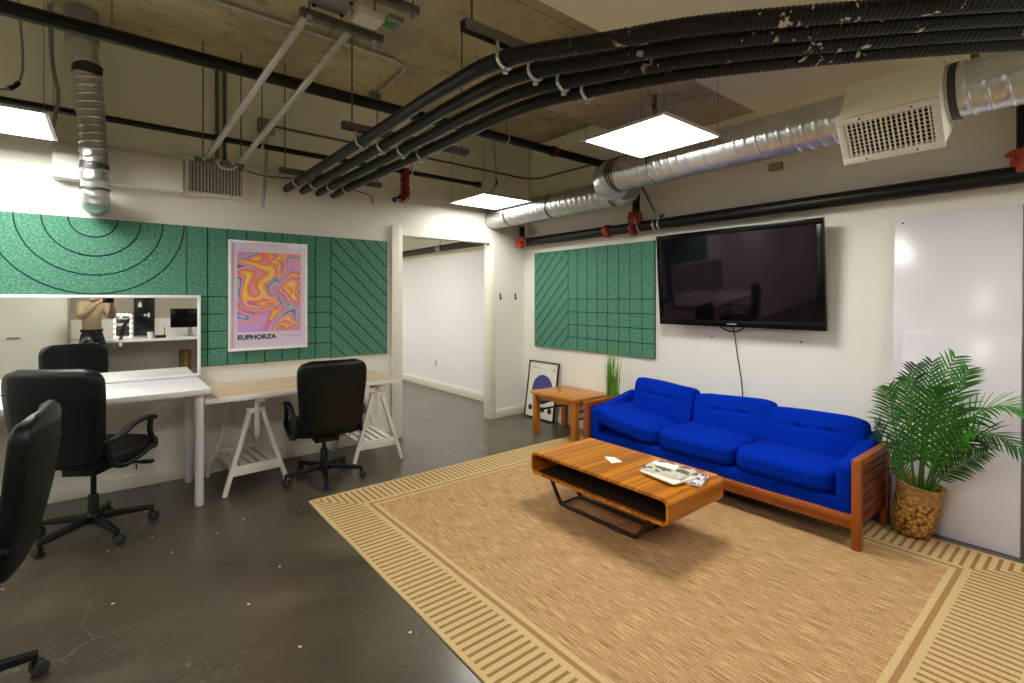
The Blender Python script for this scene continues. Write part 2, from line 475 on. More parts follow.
# back wall: lower partition with the door opening, set-back upper wall
DX0, DX1, DZ, LED = 2.293, 3.43, 2.057, 2.522
w = MB()
w.box(XL,DX0,WY,WY+.12,0,LED); w.box(DX1,4.3,WY,WY+.12,0,LED); w.box(DX0,DX1,WY,WY+.12,DZ,LED)
struct(w.build('wall_back',M['wall']))
struct(MB().box(XL,4.3,WY+.045,WY+.12,LED,ZC).build('wall_back_upper',M['upper']))
struct(MB().box(WX,WX+.35,YF,WY,0,2.55).build('wall_right',M['wall']))
struct(MB().box(WX,WX+.35,WY+.0005,HY,0,2.05).build('wall_hall_right',mat('hall_wall_paint',(244,238,242),.7,var=.01)))
struct(MB().box(WX+.16,WX+.35,YF,WY+.12,2.55,ZC).build('wall_right_upper',M['upper']))
struct(MB().box(WX+.05,WX+.35,WY+.12,HY,2.05,ZC).build('wall_hall_upper',M['upper']))
struct(MB().box(XL-.12,XL,YF,WY+.12,0,ZC).build('wall_left',M['wall']))
struct(MB().box(XL,4.3,YF-.12,YF,0,1.075).build('wall_front',M['wall']))
struct(MB().box(XL,4.3,YF-.12,YF,1.075,ZC).build('wall_front_upper',mat('grey_tan_wall_paint',(176,166,150),.75,var=.03)))
struct(MB().box(1.1,1.22,WY+.12,HY,0,ZC).build('wall_hall_left',M['wall']))
struct(MB().box(1.1,4.3,HY,HY+.12,0,ZC).build('wall_hall_end',M['wall']))
# painted drop soffit over the camera and the concrete drop beam beside it
struct(MB().box(.9,WX+.16,YF,1.88,2.93,ZC).build('ceiling_soffit',M['soffit'],bevel=.01))
struct(MB().box(2.55,WX+.16,1.882,2.93,2.94,ZC).build('ceiling_beam',M['beamc'],bevel=.01))
# bulkhead box beside the air grille
struct(MB().box(-.31,.425,4.50,WY-.001,2.225,2.46).build('trim_1',M['wall'],bevel=.004))
# base boards
struct(MB().box(XL,DX0-.13,WY-.014,WY-.001,.0,.10).build('baseboard_back',M['trim'],bevel=.003))
struct(MB().box(DX1+.07,WX,WY-.014,WY-.001,.0,.10).build('baseboard_corner',M['trim'],bevel=.003))
struct(MB().box(WX-.014,WX-.001,YF,WY-.02,.0,.10).build('baseboard_right',M['trim'],bevel=.003))
struct(MB().box(WX-.016,WX-.001,WY+.12,HY,.0,.115).build('baseboard_hall',M['trim'],bevel=.003))
# door casing (no leaf hangs in it)
d = MB().box(DX0-.118,DX0,WY-.036,WY-.001,0,2.145).box(DX0-.118,DX0-.104,WY-.045,WY-.036,0,2.145)
struct(d.build('door_1',M['trim'],bevel=.003))
d = MB().box(DX1,DX1+.065,WY-.012,WY-.001,0,2.06).box(DX1-.012,DX1-.0005,WY+.001,WY+.119,0,DZ-.001)
struct(d.build('trim_2',M['trim'],bevel=.002))
struct(MB().box(DX1-.05,DX1-.02,WY-.004,WY-.0005,2.03,2.05).build('trim_3',M['dark']))

# ================================================================== LIGHT PANELS
lg = 'square hanging ceiling light panels'
def light_panel(cx, cy, label, lamp='lamp'):
    t = thing('ceiling_light_panel', label, 'ceiling light', (cx,cy,2.40), 0, lg)
    h = .305; f = .02
    m = MB()
    m.box(-h,h,-h,-h+f,0,.012); m.box(-h,h,h-f,h,0,.012); m.box(-h,-h+f,-h+f,h-f,0,.012); m.box(h-f,h,-h+f,h-f,0,.012)
    m.box(-h+f,h-f,-h+f,h-f,.008,.014)
    fr = m.build('frame', M['lampframe'], t, world=False)
    MB().box(-h+f,h-f,-h+f,h-f,.003,.0075).build('diffuser', M[lamp], t, world=False)
    MB().box(-.09,.09,-.05,.05,.014,.05).build('driver_box', M['greybox'], t, world=False, bevel=.003)
    top = ZC-2.40
    if cy < 1.9 and cx > .9: top = 2.93-2.40
    if cx > 2.5 and 1.88 < cy < 2.9: top = 2.94-2.40
    for sx in (-1,1):
        for sy in (-1,1):
            MB().tube([(sx*(h-.02),sy*(h-.02),.012),(sx*(h-.02),sy*(h-.02),top)],.0016,5).build('suspension_wire', M['strut'], t, world=False)
    P = catmull([(.0,.0,.05),(.02,-.02,.14),(.16,.10,.3),(.13,.16,top)],8)
    ld = MB().tube(P,.006,6).build('power_lead', M['greybox'], t, world=False, smooth=True)
    MB().tube(P[13:16],.013,8).build('plug', M['black'], ld, world=False, smooth=True)
    return t
M['lampframe'] = mat('lamp_frame_white',(206,200,196),.4,var=.01)
light_panel(2.612,1.842,'glowing square light panel hanging in front of the silver duct, above the rug and television')
light_panel(3.03,4.09,'small-looking glowing square light panel hanging in the corner above the doorway','lampdim')
t = light_panel(-.57,3.94,'glowing square light panel above the white desk, cut by the left edge of the photo')
light_panel(.15,.45,'square ceiling light panel hanging behind the photographer, above the rug\'s near end')  # added out of view to light the near rug and floor
light_panel(2.9,-.55,'added unseen fill light panel hanging above the counter behind the photographer')  # unseen panel added to lift the shadows from behind the camera
light_panel(-2.3,1.6,'added unseen fill light panel hanging by the left wall, outside the photo')  # added beyond the view as room fill
light_panel(-2.5,3.94,'added unseen fill light panel hanging above the far end of the back wall, left outside the photo')  # another unseen panel, added for bounce onto the ceiling
light_panel(-4.6,3.3,'added unseen fill light panel hanging in the far left part of the room, near the back wall')  # added far left, out of view, to raise the ceiling bounce
light_panel(-4.6,.6,'square ceiling light panel hanging in the far left part of the room, near the photographer\'s side')  # companion fill panel, likewise added and unseen
light_panel(2.2,8.5,'added unseen fill light panel hanging at the far end of the hallway')  # hidden panel added to brighten the hallway
light_panel(2.45,6.2,'added unseen fill light panel hanging in the hallway behind the doorway')  # unseen panel added so the hall walls render bright

# ================================================================== DUCTS
def spiral(r, pitch, ridge):
    def f(d, a):
        ph = (d/pitch - a/(2*PI)) % 1.0
        return 1+ridge*math.exp(-((ph-.5)/.075)**2)+.10*ridge*math.sin(2*PI*ph*4)
    return f
def duct_part(name, pts, r, parent, pitch=.066, ridge=.05, step=.0055, seg=26, m='galv'):
    P = resample([Vector(p) for p in pts], step)
    return MB().tube(P, r, seg, True, spiral(r,pitch,ridge)).build(name, M[m], parent, smooth=True, auto=70)
def ring(c, axis, r, w):
    c = Vector(c); a = Vector(axis).normalized()
    return MB().tube([c-a*w/2, c+a*w/2], r, 26)
t = thing('round_air_duct','shiny spiral duct running low above the doorway into the back corner','duct',(3.46,3.9,2.342))
r1 = .117
duct_part('duct_tube',[(3.46,WY-.005,2.342),(3.46,2.76,2.342)],r1,t)
for y, w in ((4.28,.02),(3.60,.035),(2.80,.04)): ring((3.46,y,2.342),(0,1,0),r1*1.03,w).build('duct_band',M['galvdark'],t,smooth=True)
E1 = catmull([(3.46,2.765,2.342),(3.44,2.68,2.348),(3.38,2.625,2.36)],8)
m = MB().tube(E1,[r1*1.01+.004*(i%4==0) for i in range(len(E1))],26); m.build('gored_elbow',M['galv'],t,smooth=True)
t = thing('round_air_duct','large shiny spiral duct along the right wall behind the square light panel','duct',(3.17,1.9,2.406))
r2 = .128
duct_part('duct_tube',[(3.17,2.56,2.406),(3.17,.90,2.406)],r2,t)
duct_part('duct_tube',[(3.17,.545,2.406),(3.17,-1.2,2.406)],r2,t)
for y,w in ((2.53,.04),(2.19,.012)): ring((3.17,y,2.406),(0,1,0),r2*1.03,w).build('duct_band',M['galvdark'],t,smooth=True)
ring((3.17,.495,2.406),(0,1,0),r2*1.05,.03).build('duct_band',M['galvdark'],t,smooth=True)
E2 = catmull([(3.17,2.56,2.406),(3.19,2.65,2.40),(3.26,2.705,2.385),(3.36,2.69,2.365)],8)
MB().tube(E2,[r2*1.01+.008*(i%5==0) for i in range(len(E2))],26).build('gored_elbow',M['galv'],t,smooth=True)
MB().beam((3.17,.43,2.53),(3.17,.43,2.93),.03,.012).build('hanger_strap',M['strut'],t)
MB().beam((3.17,2.2,2.53),(3.17,2.2,2.94),.03,.006).build('hanger_strap',M['strut'],t)

# register box hung on the duct, its grille facing down into the room
def grille(t, O, U, V, Nn, w, h, border, nv, nh, bw=.004, bh=.0022, names=('grille_frame','grille_blades','grille_back')):
    O, U, V, Nn = map(Vector, (O,U,V,Nn))
    def f(u,v,d): return O+U*u+V*v+Nn*d
    def slab(m,u0,u1,v0,v1,d0,d1):
        m.hexa([f(u0,v0,d0),f(u1,v0,d0),f(u1,v1,d0),f(u0,v1,d0)],[f(u0,v0,d1),f(u1,v0,d1),f(u1,v1,d1),f(u0,v1,d1)])
    m = MB(); b = border
    slab(m,-w/2,w/2,-h/2,-h/2+b,0,.014); slab(m,-w/2,w/2,h/2-b,h/2,0,.014)
    slab(m,-w/2,-w/2+b,-h/2+b,h/2-b,0,.014); slab(m,w/2-b,w/2,-h/2+b,h/2-b,0,.014)
    m.build(names[0], M['trim'], t, bevel=.002)
    m = MB()
    for i in range(nv):
        u = -w/2+b+(w-2*b)*(i+.5)/nv
        slab(m,u-bw,u+bw,-h/2+b,h/2-b,.002,.012)
    for i in range(nh):
        v = -h/2+b+(h-2*b)*(i+.5)/nh
        slab(m,-w/2+b,w/2-b,v-bh,v+bh,-.008,.002)
    m.build(names[1], M['trim'], t)
    m = MB(); slab(m,-w/2+b,w/2-b,-h/2+b,h/2-b,-.014,-.011); m.build(names[2], M['dark'], t)  # dark sheet standing in for the shaded cavity behind the blades
    for su in (-1,1):
        for sv in (-1,1):
            c = f(su*w*.25, sv*(h/2-b/2), .014); MB().tube([c, c+Nn*.003], .005, 8).build('screw', M['strut'], t)
t = thing('air_register_box','beige air register box with a white grille on the big duct beside the right wall','air register',(3.1,.72,2.27))
A = Vector((2.93,0,2.331)); Bq = Vector((3.066,0,2.126))
fv = (A-Bq).normalized(); nn = Vector((-fv.z,0,fv.x)); nn = nn if nn.x < 0 else -nn
c0 = (A+Bq)/2; hh = (A-Bq).length
y0, y1 = .515, .931
bk = -nn*.24
def bx(m, y0, y1, g):
    o = -nn*.018
    pts = [A+o, Bq+o, Vector((3.25,0,2.245)), Vector((3.325,0,2.33)), Vector((3.325,0,2.50)), Vector((3.26,0,2.55)), Vector((3.055,0,2.545))]
    m.prism([(k,0) for k in range(7)], lambda u,v,h: (pts[int(u)].x,h,pts[int(u)].z), y0, y1)
m = MB(); bx(m,y0+.008,y1-.008,-.008); m.build('box_body',M['soffit'],t,bevel=.004)
grille(t,(c0.x,(y0+y1)/2,c0.z),(0,-1,0),fv,nn,.416,hh,.033,17,9,.0036,.0016)

# vertical duct on the left
t = thing('vertical_air_duct','narrow silver duct dropping down the back wall above the round-groove green panel','duct',(-.089,4.35,2.06))
duct_part('duct_tube',[(-.133,4.34,3.0),(-.123,4.34,2.9),(-.099,4.345,2.45),(-.089,4.35,2.27)],.074,t,pitch=.052,ridge=.08)
P = catmull([(-.089,4.35,2.27),(-.089,4.35,2.17),(-.089,4.39,2.10),(-.088,4.46,2.078),(-.088,WY-.004,2.078)],10)
MB().tube(P,[.076+.007*(i%7==0) for i in range(len(P))],24).build('gored_elbow',M['galv'],t,smooth=True)
ring((-.088,4.35,2.14),(0,0,1),.08,.012).build('duct_band',M['galvdark'],t,smooth=True)
ring((-.091,4.348,2.29),(0.1,0,1),.078,.05).build('duct_band',M['galvdark'],t,smooth=True)
ring((-.126,4.34,2.93),(0.1,0,1),.079,.07).build('duct_band',M['galvdark'],t,smooth=True)
MB().tube([(-.138,4.34,2.99),(-.152,4.34,3.12)],[.075,.082],24).build('duct_collar',M['galv'],t,smooth=True)
MB().tube([(-.152,4.34,3.10),(-.162,4.34,ZC-.002)],.088,24).build('insulated_sleeve',M['insul'],t,smooth=True)
# wall grille
t = thing('wall_air_grille','square grey air grille high on the back wall left of the black conduits','vent',(.657,WY-.02,2.376))
grille(t,(.657,WY-.016,2.376),(1,0,0),(0,0,1),(0,-1,0),.436,.31,.032,16,20,.0026,.0011)

# ================================================================== PIPES
def coupling(c, axis, r, parent, m='orange', w=.05):
    c = Vector(c); a = Vector(axis).normalized()
    q = MB().tube([c-a*w/2, c-a*w*.2, c-a*w*.2, c+a*w*.2, c+a*w*.2, c+a*w/2],[r*1.3,r*1.3,r*1.18,r*1.18,r*1.3,r*1.3],18)
    s = a.cross(Vector((0,0,1)) if abs(a.z) < .9 else Vector((1,0,0))).normalized()
    for k in (-1,1):
        p = c+s*k*r*1.35
        q.beam(p-a*w*.35, p+a*w*.35, .022, .03)
    return q.build('coupling', M[m], parent, smooth=True, auto=35)
t = thing('sprinkler_main_pipe','thick black pipe running across under the concrete ceiling, crossing behind the conduits','pipe',(1.0,3.3,2.77))
MB().tube([(XL+.01,3.3,2.77),(WX+.15,3.3,2.77)],.0375,16).build('pipe_run',M['pipe'],t,smooth=True)
coupling((3.18,3.3,2.77),(1,0,0),.0375,t,'red',.05)
for x in (2.62,):
    MB().tube([(x-.006,3.3,2.77),(x+.006,3.3,2.77)],.043,16).build('zinc_strap',M['zinc'],t,smooth=True)
    MB().tube([(x,3.3,2.81),(x,3.3,ZC)],.004,6).build('hanger_rod',M['strut'],t)
t = thing('sprinkler_branch_pipe','thin black pipe along the back wall passing in front of the air grille top','pipe',(1.0,4.45,2.662))
MB().tube([(XL+.01,4.45,2.662),(3.16,4.45,2.662)],.0225,12).build('pipe_run',M['pipe'],t,smooth=True)
coupling((3.13,4.45,2.662),(1,0,0),.026,t,'dark',.06)
c = (2.25,4.45)
for z in (2.655,2.58,2.50,2.43): coupling((c[0],c[1],z),(0,0,1) if z < 2.65 else (1,0,0),.036,t,'red',.055)
MB().tube([(2.25,4.45,2.66),(2.25,4.45,2.41)],.024,12).build('drop_pipe',M['red'],t,smooth=True)
coupling((2.21,4.42,2.385),(.8,.5,0.1),.032,t,'red',.07)
MB().tube([(2.22,4.43,2.39),(2.08,4.335,2.345)],.026,12).build('sprinkler_stub',M['pipe'],t,smooth=True)
for x in (.96,2.32):
    MB().tube([(x,4.45,2.64),(x,4.45,ZC)],.004,6).build('hanger_rod',M['strut'],t)
    MB().tube([(x-.008,4.45,2.662),(x+.008,4.45,2.662)],.027,12).build('zinc_strap',M['zinc'],t,smooth=True)

t = thing('wall_sprinkler_pipe','thick black pipe on the right wall running above the television','pipe',(3.85,2,2.082))
MB().tube([(3.85,4.50,2.082),(3.85,YF+.02,2.082)],.049,18).build('pipe_run',M['pipe'],t,smooth=True)
MB().tube(catmull([(3.85,4.49,2.082),(3.845,4.53,2.10),(3.84,4.54,2.16)],6)+[Vector((3.84,4.54,2.27))],.034,14).build('end_riser',M['pipe'],t,smooth=True)
coupling((3.80,4.49,2.085),(.75,.6,.25),.046,t,'orange',.09)
coupling((3.72,4.45,2.05),(.8,.4,.4),.026,t,'orange',.08)
coupling((3.85,3.22,2.082),(0,1,0),.049,t,'orange',.05)
# branch dropping from above
MB().tube([(3.85,2.88,2.10),(3.85,2.88,2.62)],.036,14).build('branch_pipe',M['pipe'],t,smooth=True)
coupling((3.83,2.88,2.16),(0,0,1),.045,t,'red',.12)
coupling((3.82,2.885,2.07),(0,1,0),.052,t,'red',.04)
for y in (2.835,2.665,2.615):
    MB().tube([(3.85,y-.008,2.082),(3.85,y+.008,2.082)],.0535,18).build('zinc_strap',M['zinc'],t,smooth=True)
MB().beam((3.80,2.60,2.12),(3.72,2.72,2.42),.03,.02).build('sway_brace',M['strut'],t)
MB().tube([(3.79,2.585,2.135),(3.83,2.565,2.155)],.014,8).build('brace_bolt',M['strut'],t)
MB().tube([(3.85,.312,2.1),(3.85,.312,2.55)],.044,16).build('riser_pipe',M['pipe'],t,smooth=True)
coupling((3.84,.312,2.14),(0,0,1),.041,t,'orange',.11)
coupling((3.84,.312,2.195),(0,0,1),.056,t,'orange',.03)

t = thing('hallway_pipe','black pipe high on the hallway wall seen through the doorway','pipe',(3.86,7,2.17))
MB().tube([(3.86,WY+.13,2.17),(3.86,HY-.02,2.17)],.05,16).build('pipe_run',M['pipe'],t,smooth=True)
MB().tube([(3.86,6.48,2.2),(3.86,6.48,ZC)],.005,6).build('hanger_rod',M['strut'],t)
for y in (6.45,6.52): MB().tube([(3.86,y-.01,2.17),(3.86,y+.01,2.17)],.055,16).build('zinc_strap',M['zinc'],t,smooth=True)

# ---- four corrugated conduits, hung from three channels
P1 = [(1.19,4.56,2.37),(1.19,3.6,2.37),(1.19,2.7,2.37),(1.19,1.95,2.37),(1.23,1.56,2.37),(1.43,1.23,2.37),(1.62,.93,2.37),(1.945,.56,2.37),(2.235,.25,2.37),(2.65,-.15,2.37)]
P4 = [(1.60,4.56,2.37),(1.60,3.6,2.37),(1.60,2.8,2.37),(1.60,2.1,2.37),(1.635,1.78,2.37),(1.745,1.50,2.37),(1.935,1.13,2.37),(2.275,.665,2.37),(2.61,.28,2.37),(2.9,.0,2.37)]
names = ['uppermost and leftmost of the four black corrugated conduits sweeping across the ceiling',
         'second from the left of the four black corrugated conduits under the ceiling',
         'third from the left of the four black corrugated conduits under the ceiling',
         'lowest and rightmost of the four black corrugated conduits, nearest the square light panel']
cond_paths = []
for i in range(4):
    k = i/3
    P = [Vector(a).lerp(Vector(b),k) for a,b in zip(P1,P4)]
    P = catmull(P,14)
    cond_paths.append(P)
    Q = resample(P,.0036)
    t = thing('electrical_conduit',names[i],'conduit',P[0],0,'black conduits in the ceiling bundle')
    def rf(d,a):
        return 1+.045*min(1,max(0,(d-2.75)/.3))*math.sin(2*PI*d/.018+a)
    MB().tube(Q,.0325,14,True,rf).build('corrugated_jacket',M['conduit'],t,smooth=True,auto=80)
    e = P[0]
    MB().tube([e+Vector((0,.001,0)),e+Vector((0,.055,-.004))],.027,14).build('open_end',M['dark'],t,smooth=True)  # solid dark stub drawn as the shaded mouth of the conduit
def strut_hanger(y, x0, x1, label, rods, clamps):
    t = thing('strut_hanger',label,'pipe hanger',((x0+x1)/2,y,2.44),0,'channels carrying the black conduits')
    m = MB().box(x0,x1,y-.02,y-.016,2.425,2.466).box(x0,x1,y+.016,y+.02,2.425,2.466).box(x0,x1,y-.016,y+.016,2.462,2.466)
    m.build('channel',M['strut'],t)
    for x, zt in rods: MB().tube([(x,y,2.44),(x,y,zt)],.005,6).build('threaded_rod',M['strut'],t)
    for x in clamps:
        arc = [(x+.041*math.cos(a), y-.012, 2.37+.041*math.sin(a)) for a in [R(v) for v in range(150,391,20)]]
        q = MB()
        q.tube([(x-.041,y-.012,2.43)]+arc+[(x+.041,y-.012,2.43)],.0075,6)
        q.tube([(x,y-.012,2.331),(x,y-.012,2.31)],.012,6)
        q.build('conduit_clamp',M['zinc'],t,smooth=True)
    return t
cx = [1.19+.41*i/3 for i in range(4)]
def at_y(P,y): return min(P,key=lambda p:abs(p.y-y)).x
strut_hanger(1.57,1.035,1.86,'grey channel with bright clamps holding the conduits where they start to bend, nearest the camera',[(1.075,2.93)],[at_y(P,1.557) for P in cond_paths])
strut_hanger(2.93,1.07,1.97,'grey channel with bright clamps holding the conduits at the middle of their straight run',[(1.13,ZC),(1.92,ZC)],cx)
strut_hanger(4.27,1.05,1.92,'grey channel holding the conduits at their open ends by the back wall',[(1.09,ZC),(1.88,ZC)],cx)

# ---- seismic strut frame with the hanging device
t = thing('brace_frame','galvanised strut frame with two long diagonal braces in front of the air grille','strut frame',(.7,3.5,2.5))
def channel(a,b,w=.041,name='channel',m='strut'):
    return MB().beam(a,b,w,w).build(name,M[m],t,bevel=.003)
channel((.735,2.60,2.85),(1.175,2.60,2.85))
channel((.90,2.25,2.86),(1.21,2.25,2.86))
channel((.47,4.30,2.435),(.80,4.30,2.435),.035)
for a,b in (((.76,2.60,2.83),(.55,4.28,2.455)),((.985,2.60,2.83),(.765,4.28,2.455))):
    MB().beam(a,b,.036,.02).build('diagonal_brace',M['zinc'],t,bevel=.002)
for x,y,z in ((.527,4.30,2.435),(.779,4.30,2.435),(.78,2.60,2.85),(1.13,2.60,2.85),(1.18,2.25,2.86)):
    MB().tube([(x,y,z-.04),(x,y,ZC)],.005,6).build('threaded_rod',M['strut'],t)
for x in (.53,.62,.72):
    MB().tube([(x,4.275,2.44),(x,4.255,2.44)],.016,6).build('bolt',M['zinc'],t)
P = catmull([(.60,4.27,2.44),(.64,4.24,2.39),(.70,4.24,2.385),(.745,4.26,2.42)],8)
MB().tube(P,.008,8).build('flexible_loop',M['zinc'],t,smooth=True)
MB().tube([(1.13,2.60,2.83),(1.13,2.60,2.79)],.014,6).build('bolt',M['zinc'],t)
MB().tube([(.775,2.575,2.83),(.775,2.575,2.79)],.016,6).build('bolt',M['zinc'],t)

t = thing('ceiling_device','grey steel box with a white plate and green tag above the strut frame','electrical device',(.98,2.42,2.88))
m = MB().box(.77,.95,2.40,2.575,2.885,3.08); m.build('housing',M['greybox'],t,bevel=.006)
m = MB().box(.970,1.106,2.41,2.53,2.848,2.885); m.build('white_plate',M['trim'],t,bevel=.004)
m = MB().box(1.108,1.165,2.40,2.47,2.853,2.87); m.build('green_lamp',mat('green_label',(60,140,40),.5),t,bevel=.004)
m = MB().box(1.108,1.19,2.365,2.398,2.85,2.875).box(1.168,1.19,2.40,2.48,2.85,2.875); m.build('side_bracket',M['greybox'],t,bevel=.003)
m = MB().tube(catmull([(.96,2.42,3.0),(1.02,2.38,3.0),(1.08,2.34,2.96),(1.10,2.36,2.90)],6),.012,8)
m.build('cable',M['black'],t,smooth=True)
for x,y in ((.79,2.42),(.93,2.42),(.79,2.555),(.93,2.555)): MB().tube([(x,y,2.885),(x,y,2.875)],.009,6).build('screw',M['dark'],t)

# ---- conduits and boxes on the walls and slab
t = thing('ceiling_conduit','thin metal conduit curving across the concrete ceiling to a small round box','conduit',(1.2,3.6,3.3))
P = [Vector((-.6,3.64,3.3)),Vector((1.55,3.625,3.3))]+catmull([(1.55,3.625,3.3),(1.75,3.635,3.3),(1.86,3.70,3.3),(1.89,3.83,3.3)],8)[1:]+[Vector((1.90,4.30,3.3))]
MB().tube(P,.011,8).build('conduit_run',M['zinc'],t,smooth=True)
MB().lathe([(.055,3.25),(.055,ZC-.002)],(1.90,4.36,0),16).build('round_box',M['greybox'],t,smooth=True,auto=40)
for p in ((1.0,3.63),(1.895,4.0)): MB().box(p[0]-.02,p[0]+.02,p[1]-.02,p[1]+.02,3.287,3.316).build('conduit_clip',M['zinc'],t)
t = thing('wall_junction_box','grey junction box on the upper back wall with conduits leaving it','junction box',(1.03,4.6,2.88))
MB().box(.965,1.095,4.585,4.664,2.82,2.945).build('box_body',M['greybox'],t,bevel=.004)
P = [Vector((1.095,4.64,2.905)),Vector((3.70,4.64,2.90))]+catmull([(3.70,4.64,2.90),(3.85,4.635,2.895),(3.98,4.60,2.89),(4.06,4.50,2.885),(4.075,4.38,2.88)],6)[1:]+[Vector((4.085,2.98,2.87))]
MB().tube(P,.011,8).build('long_conduit',M['strut'],t,smooth=True)
MB().tube([(1.03,4.60,2.82),(1.02,4.55,2.66),(1.0,4.52,2.4),(.975,4.50,2.165)],.014,10).build('hanging_conduit',M['zinc'],t,smooth=True)
P = catmull([(.80,4.59,2.48),(.9,4.60,2.47),(1.02,4.6,2.455),(1.3,4.605,2.47),(1.62,4.605,2.45),(1.88,4.605,2.43),(1.97,4.605,2.40),(1.98,4.605,2.33)],6)
MB().tube(P,.006,6).build('thin_cable',M['strut'],t,smooth=True)
t = thing('conduit_pair','two thin vertical conduits side by side on the upper back wall above the grille','conduit',(.70,4.63,2.9))
for x in (.665,.72): MB().tube([(x,4.64,2.54),(x,4.64,ZC-.002)],.013,8).build('conduit_run',M['strut'],t,smooth=True)
t = thing('lamp_feed_conduit','flexible grey conduit dropping to the light panel at the left edge','conduit',(-.33,4.3,2.45))
MB().tube(catmull([(-.30,4.28,2.42),(-.285,4.30,2.55),(-.27,4.33,2.72),(-.30,4.36,2.95),(-.315,4.38,ZC-.003)],8),.011,8).build('flexible_tube',M['greybox'],t,smooth=True)

t = MB().box(WX-.03,WX-.001,1.60,1.70,2.385,2.44)
tag(t.build('wall_sensor',mat('tan_sensor_plastic',(150,136,104),.5),bevel=.004),'small tan box on the right wall just under the big duct','sensor')
# wall hooks and outlet
for x, lb in ((3.57,'thin black hook on the narrow wall strip, left one beside the doorway'),(3.80,'thin black hook on the narrow wall strip, right one near the room corner')):
    m = MB().box(x-.006,x+.006,WY-.012,WY-.001,1.40,1.475)
    m.tube(catmull([(x,WY-.01,1.41),(x,WY-.03,1.40),(x,WY-.035,1.425)],5),.004,6)
    tag(m.build('wall_hook',M['black']),lb,'hook',group='black wall hooks by the doorway')
t = thing('wall_outlet','small white power outlet low on the hallway wall through the doorway','outlet',(WX-.004,6.75,.55))
MB().box(WX-.009,WX-.001,6.70,6.80,.345,.465).build('cover_plate',M['trim'],t,bevel=.002)
MB().box(WX-.012,WX-.009,6.735,6.765,.37,.395).box(WX-.012,WX-.009,6.735,6.765,.415,.44).build('sockets',M['strut'],t)

# ================================================================== RUG
RX0,RX1,RY0,RY1 = 1.055,3.722,.205,3.53
def wob(x,y): return .0016*noise.noise(Vector((x*2.2,y*2.2,0)))
m = MB(); nx, ny = 40, 48; vs = []; fs = []
for j in range(ny+1):
    for i in range(nx+1):
        x = RX0+(RX1-RX0)*i/nx; y = RY0+(RY1-RY0)*j/ny
        ex = .006*noise.noise(Vector((y*1.7,3,0))) if i in (0,nx) else 0
        ey = .006*noise.noise(Vector((x*1.7,9,0))) if j in (0,ny) else 0
        vs.append((x+ex,y+ey,.0072+wob(x,y)))
b = len(vs)
vs += [(x,y,.0005) for x,y,z in vs]
for j in range(ny):
    for i in range(nx):
        a = j*(nx+1)+i; fs.append((a,a+1,a+nx+2,a+nx+1)); fs.append((b+a,b+a+nx+1,b+a+nx+2,b+a+1))
def edge(a,c): fs.append((a,c,b+c,b+a))
for i in range(nx): edge(i+1,i); edge(ny*(nx+1)+i, ny*(nx+1)+i+1)
for j in range(ny): edge(j*(nx+1),(j+1)*(nx+1)); edge((j+1)*(nx+1)+nx, j*(nx+1)+nx)
m.add(vs,fs)
tag(m.build('area_rug',rug_mat(RX0,RX1,RY0,RY1),smooth=True,auto=40),'large tan woven rug with a striped cream and brown border on the concrete floor','rug')
RT = .009   # rug surface

# ================================================================== SOFA (along the right wall)
t = thing('sofa','bright blue three-seat sofa with slatted teak arms against the right wall','sofa',(3.55,1.92,0))
ya, yb = .897, 2.945
def arm(y0,y1,out):
    s = -1 if out < 0 else 1
    a = thing('arm_frame',None,None,(0,0,0)); a.parent = t; a.location = (0,0,0)
    base = Vector(t.location)
    def part(m,name,mt,bev=.004):
        o = m.build(name,M[mt],None,bevel=bev); o.parent = a; o.location = -base; return o
    part(MB().box(3.190,3.236,y0,y1,RT,.508),'front_post','teakz')
    part(MB().box(3.700,3.742,y0,y1,RT,.508),'rear_post','teakz')
    part(MB().box(3.236,3.700,y0,y1,.468,.508),'top_rail','teak')
    yo = y0+.008 if s < 0 else y1-.030
    for k in range(6):
        z = .135+k*.055
        m = MB(); m.hexa([(3.236,yo,z),(3.700,yo,z),(3.700,yo+.022,z+.012),(3.236,yo+.022,z+.012)],
                         [(3.236,yo,z+.036),(3.700,yo,z+.036),(3.700,yo+.022,z+.048),(3.236,yo+.022,z+.048)])
        part(m,'slat','teakdark',.002)
arm(ya,ya+.042,-1); arm(yb-.042,yb,1)
MB().box(3.196,3.232,ya+.043,yb-.043,.118,.192).build('front_rail',M['teaky'],t,bevel=.004)
MB().box(3.60,3.63,ya+.043,yb-.043,.10,.163).build('rear_rail',M['teaky'],t,bevel=.004)
# upholstered shell: deck, sloped arm pads, back
m = MB().box(3.236,3.80,ya+.046,yb-.046,.165,.262)
m.build('seat_deck',M['blue'],t,bevel=.02,seg=3)
def pad(y0,y1,nm):
    prof = [(3.225,.17),(3.80,.17),(3.80,.56),(3.70,.545),(3.42,.485),(3.27,.468),(3.225,.45)]
    MB().prism(prof, lambda u,v,h:(u,h,v), y0, y1).build('arm_pad',M['blue'],t,bevel=.022,seg=4)
pad(ya+.046,ya+.132,'r'); pad(yb-.132,yb-.046,'l')
MB().prism([(3.70,.2),(3.825,.2),(3.85,.56),(3.77,.57)], lambda u,v,h:(u,h,v), ya+.15, yb-.15).build('back_panel',M['blue'],t,bevel=.02,seg=3)
def seatfn(seed):
    def fn(q,w):
        n = noise.noise(Vector((w.x*4+seed,w.y*4,w.z*3)))*.010+noise.noise(Vector((w.x*13,w.y*9+seed,0)))*.003
        up = max(0,q.z)
        w = Vector((w.x, w.y, w.z+(n+.012*(1-q.x*q.x)*(1-q.y*q.y))*up))
        if q.x < -.75 and abs(q.z) < .5: w.x += -.006
        return w
    return fn
SY = [(1.035,1.597),(1.603,2.212),(2.205,2.83)]
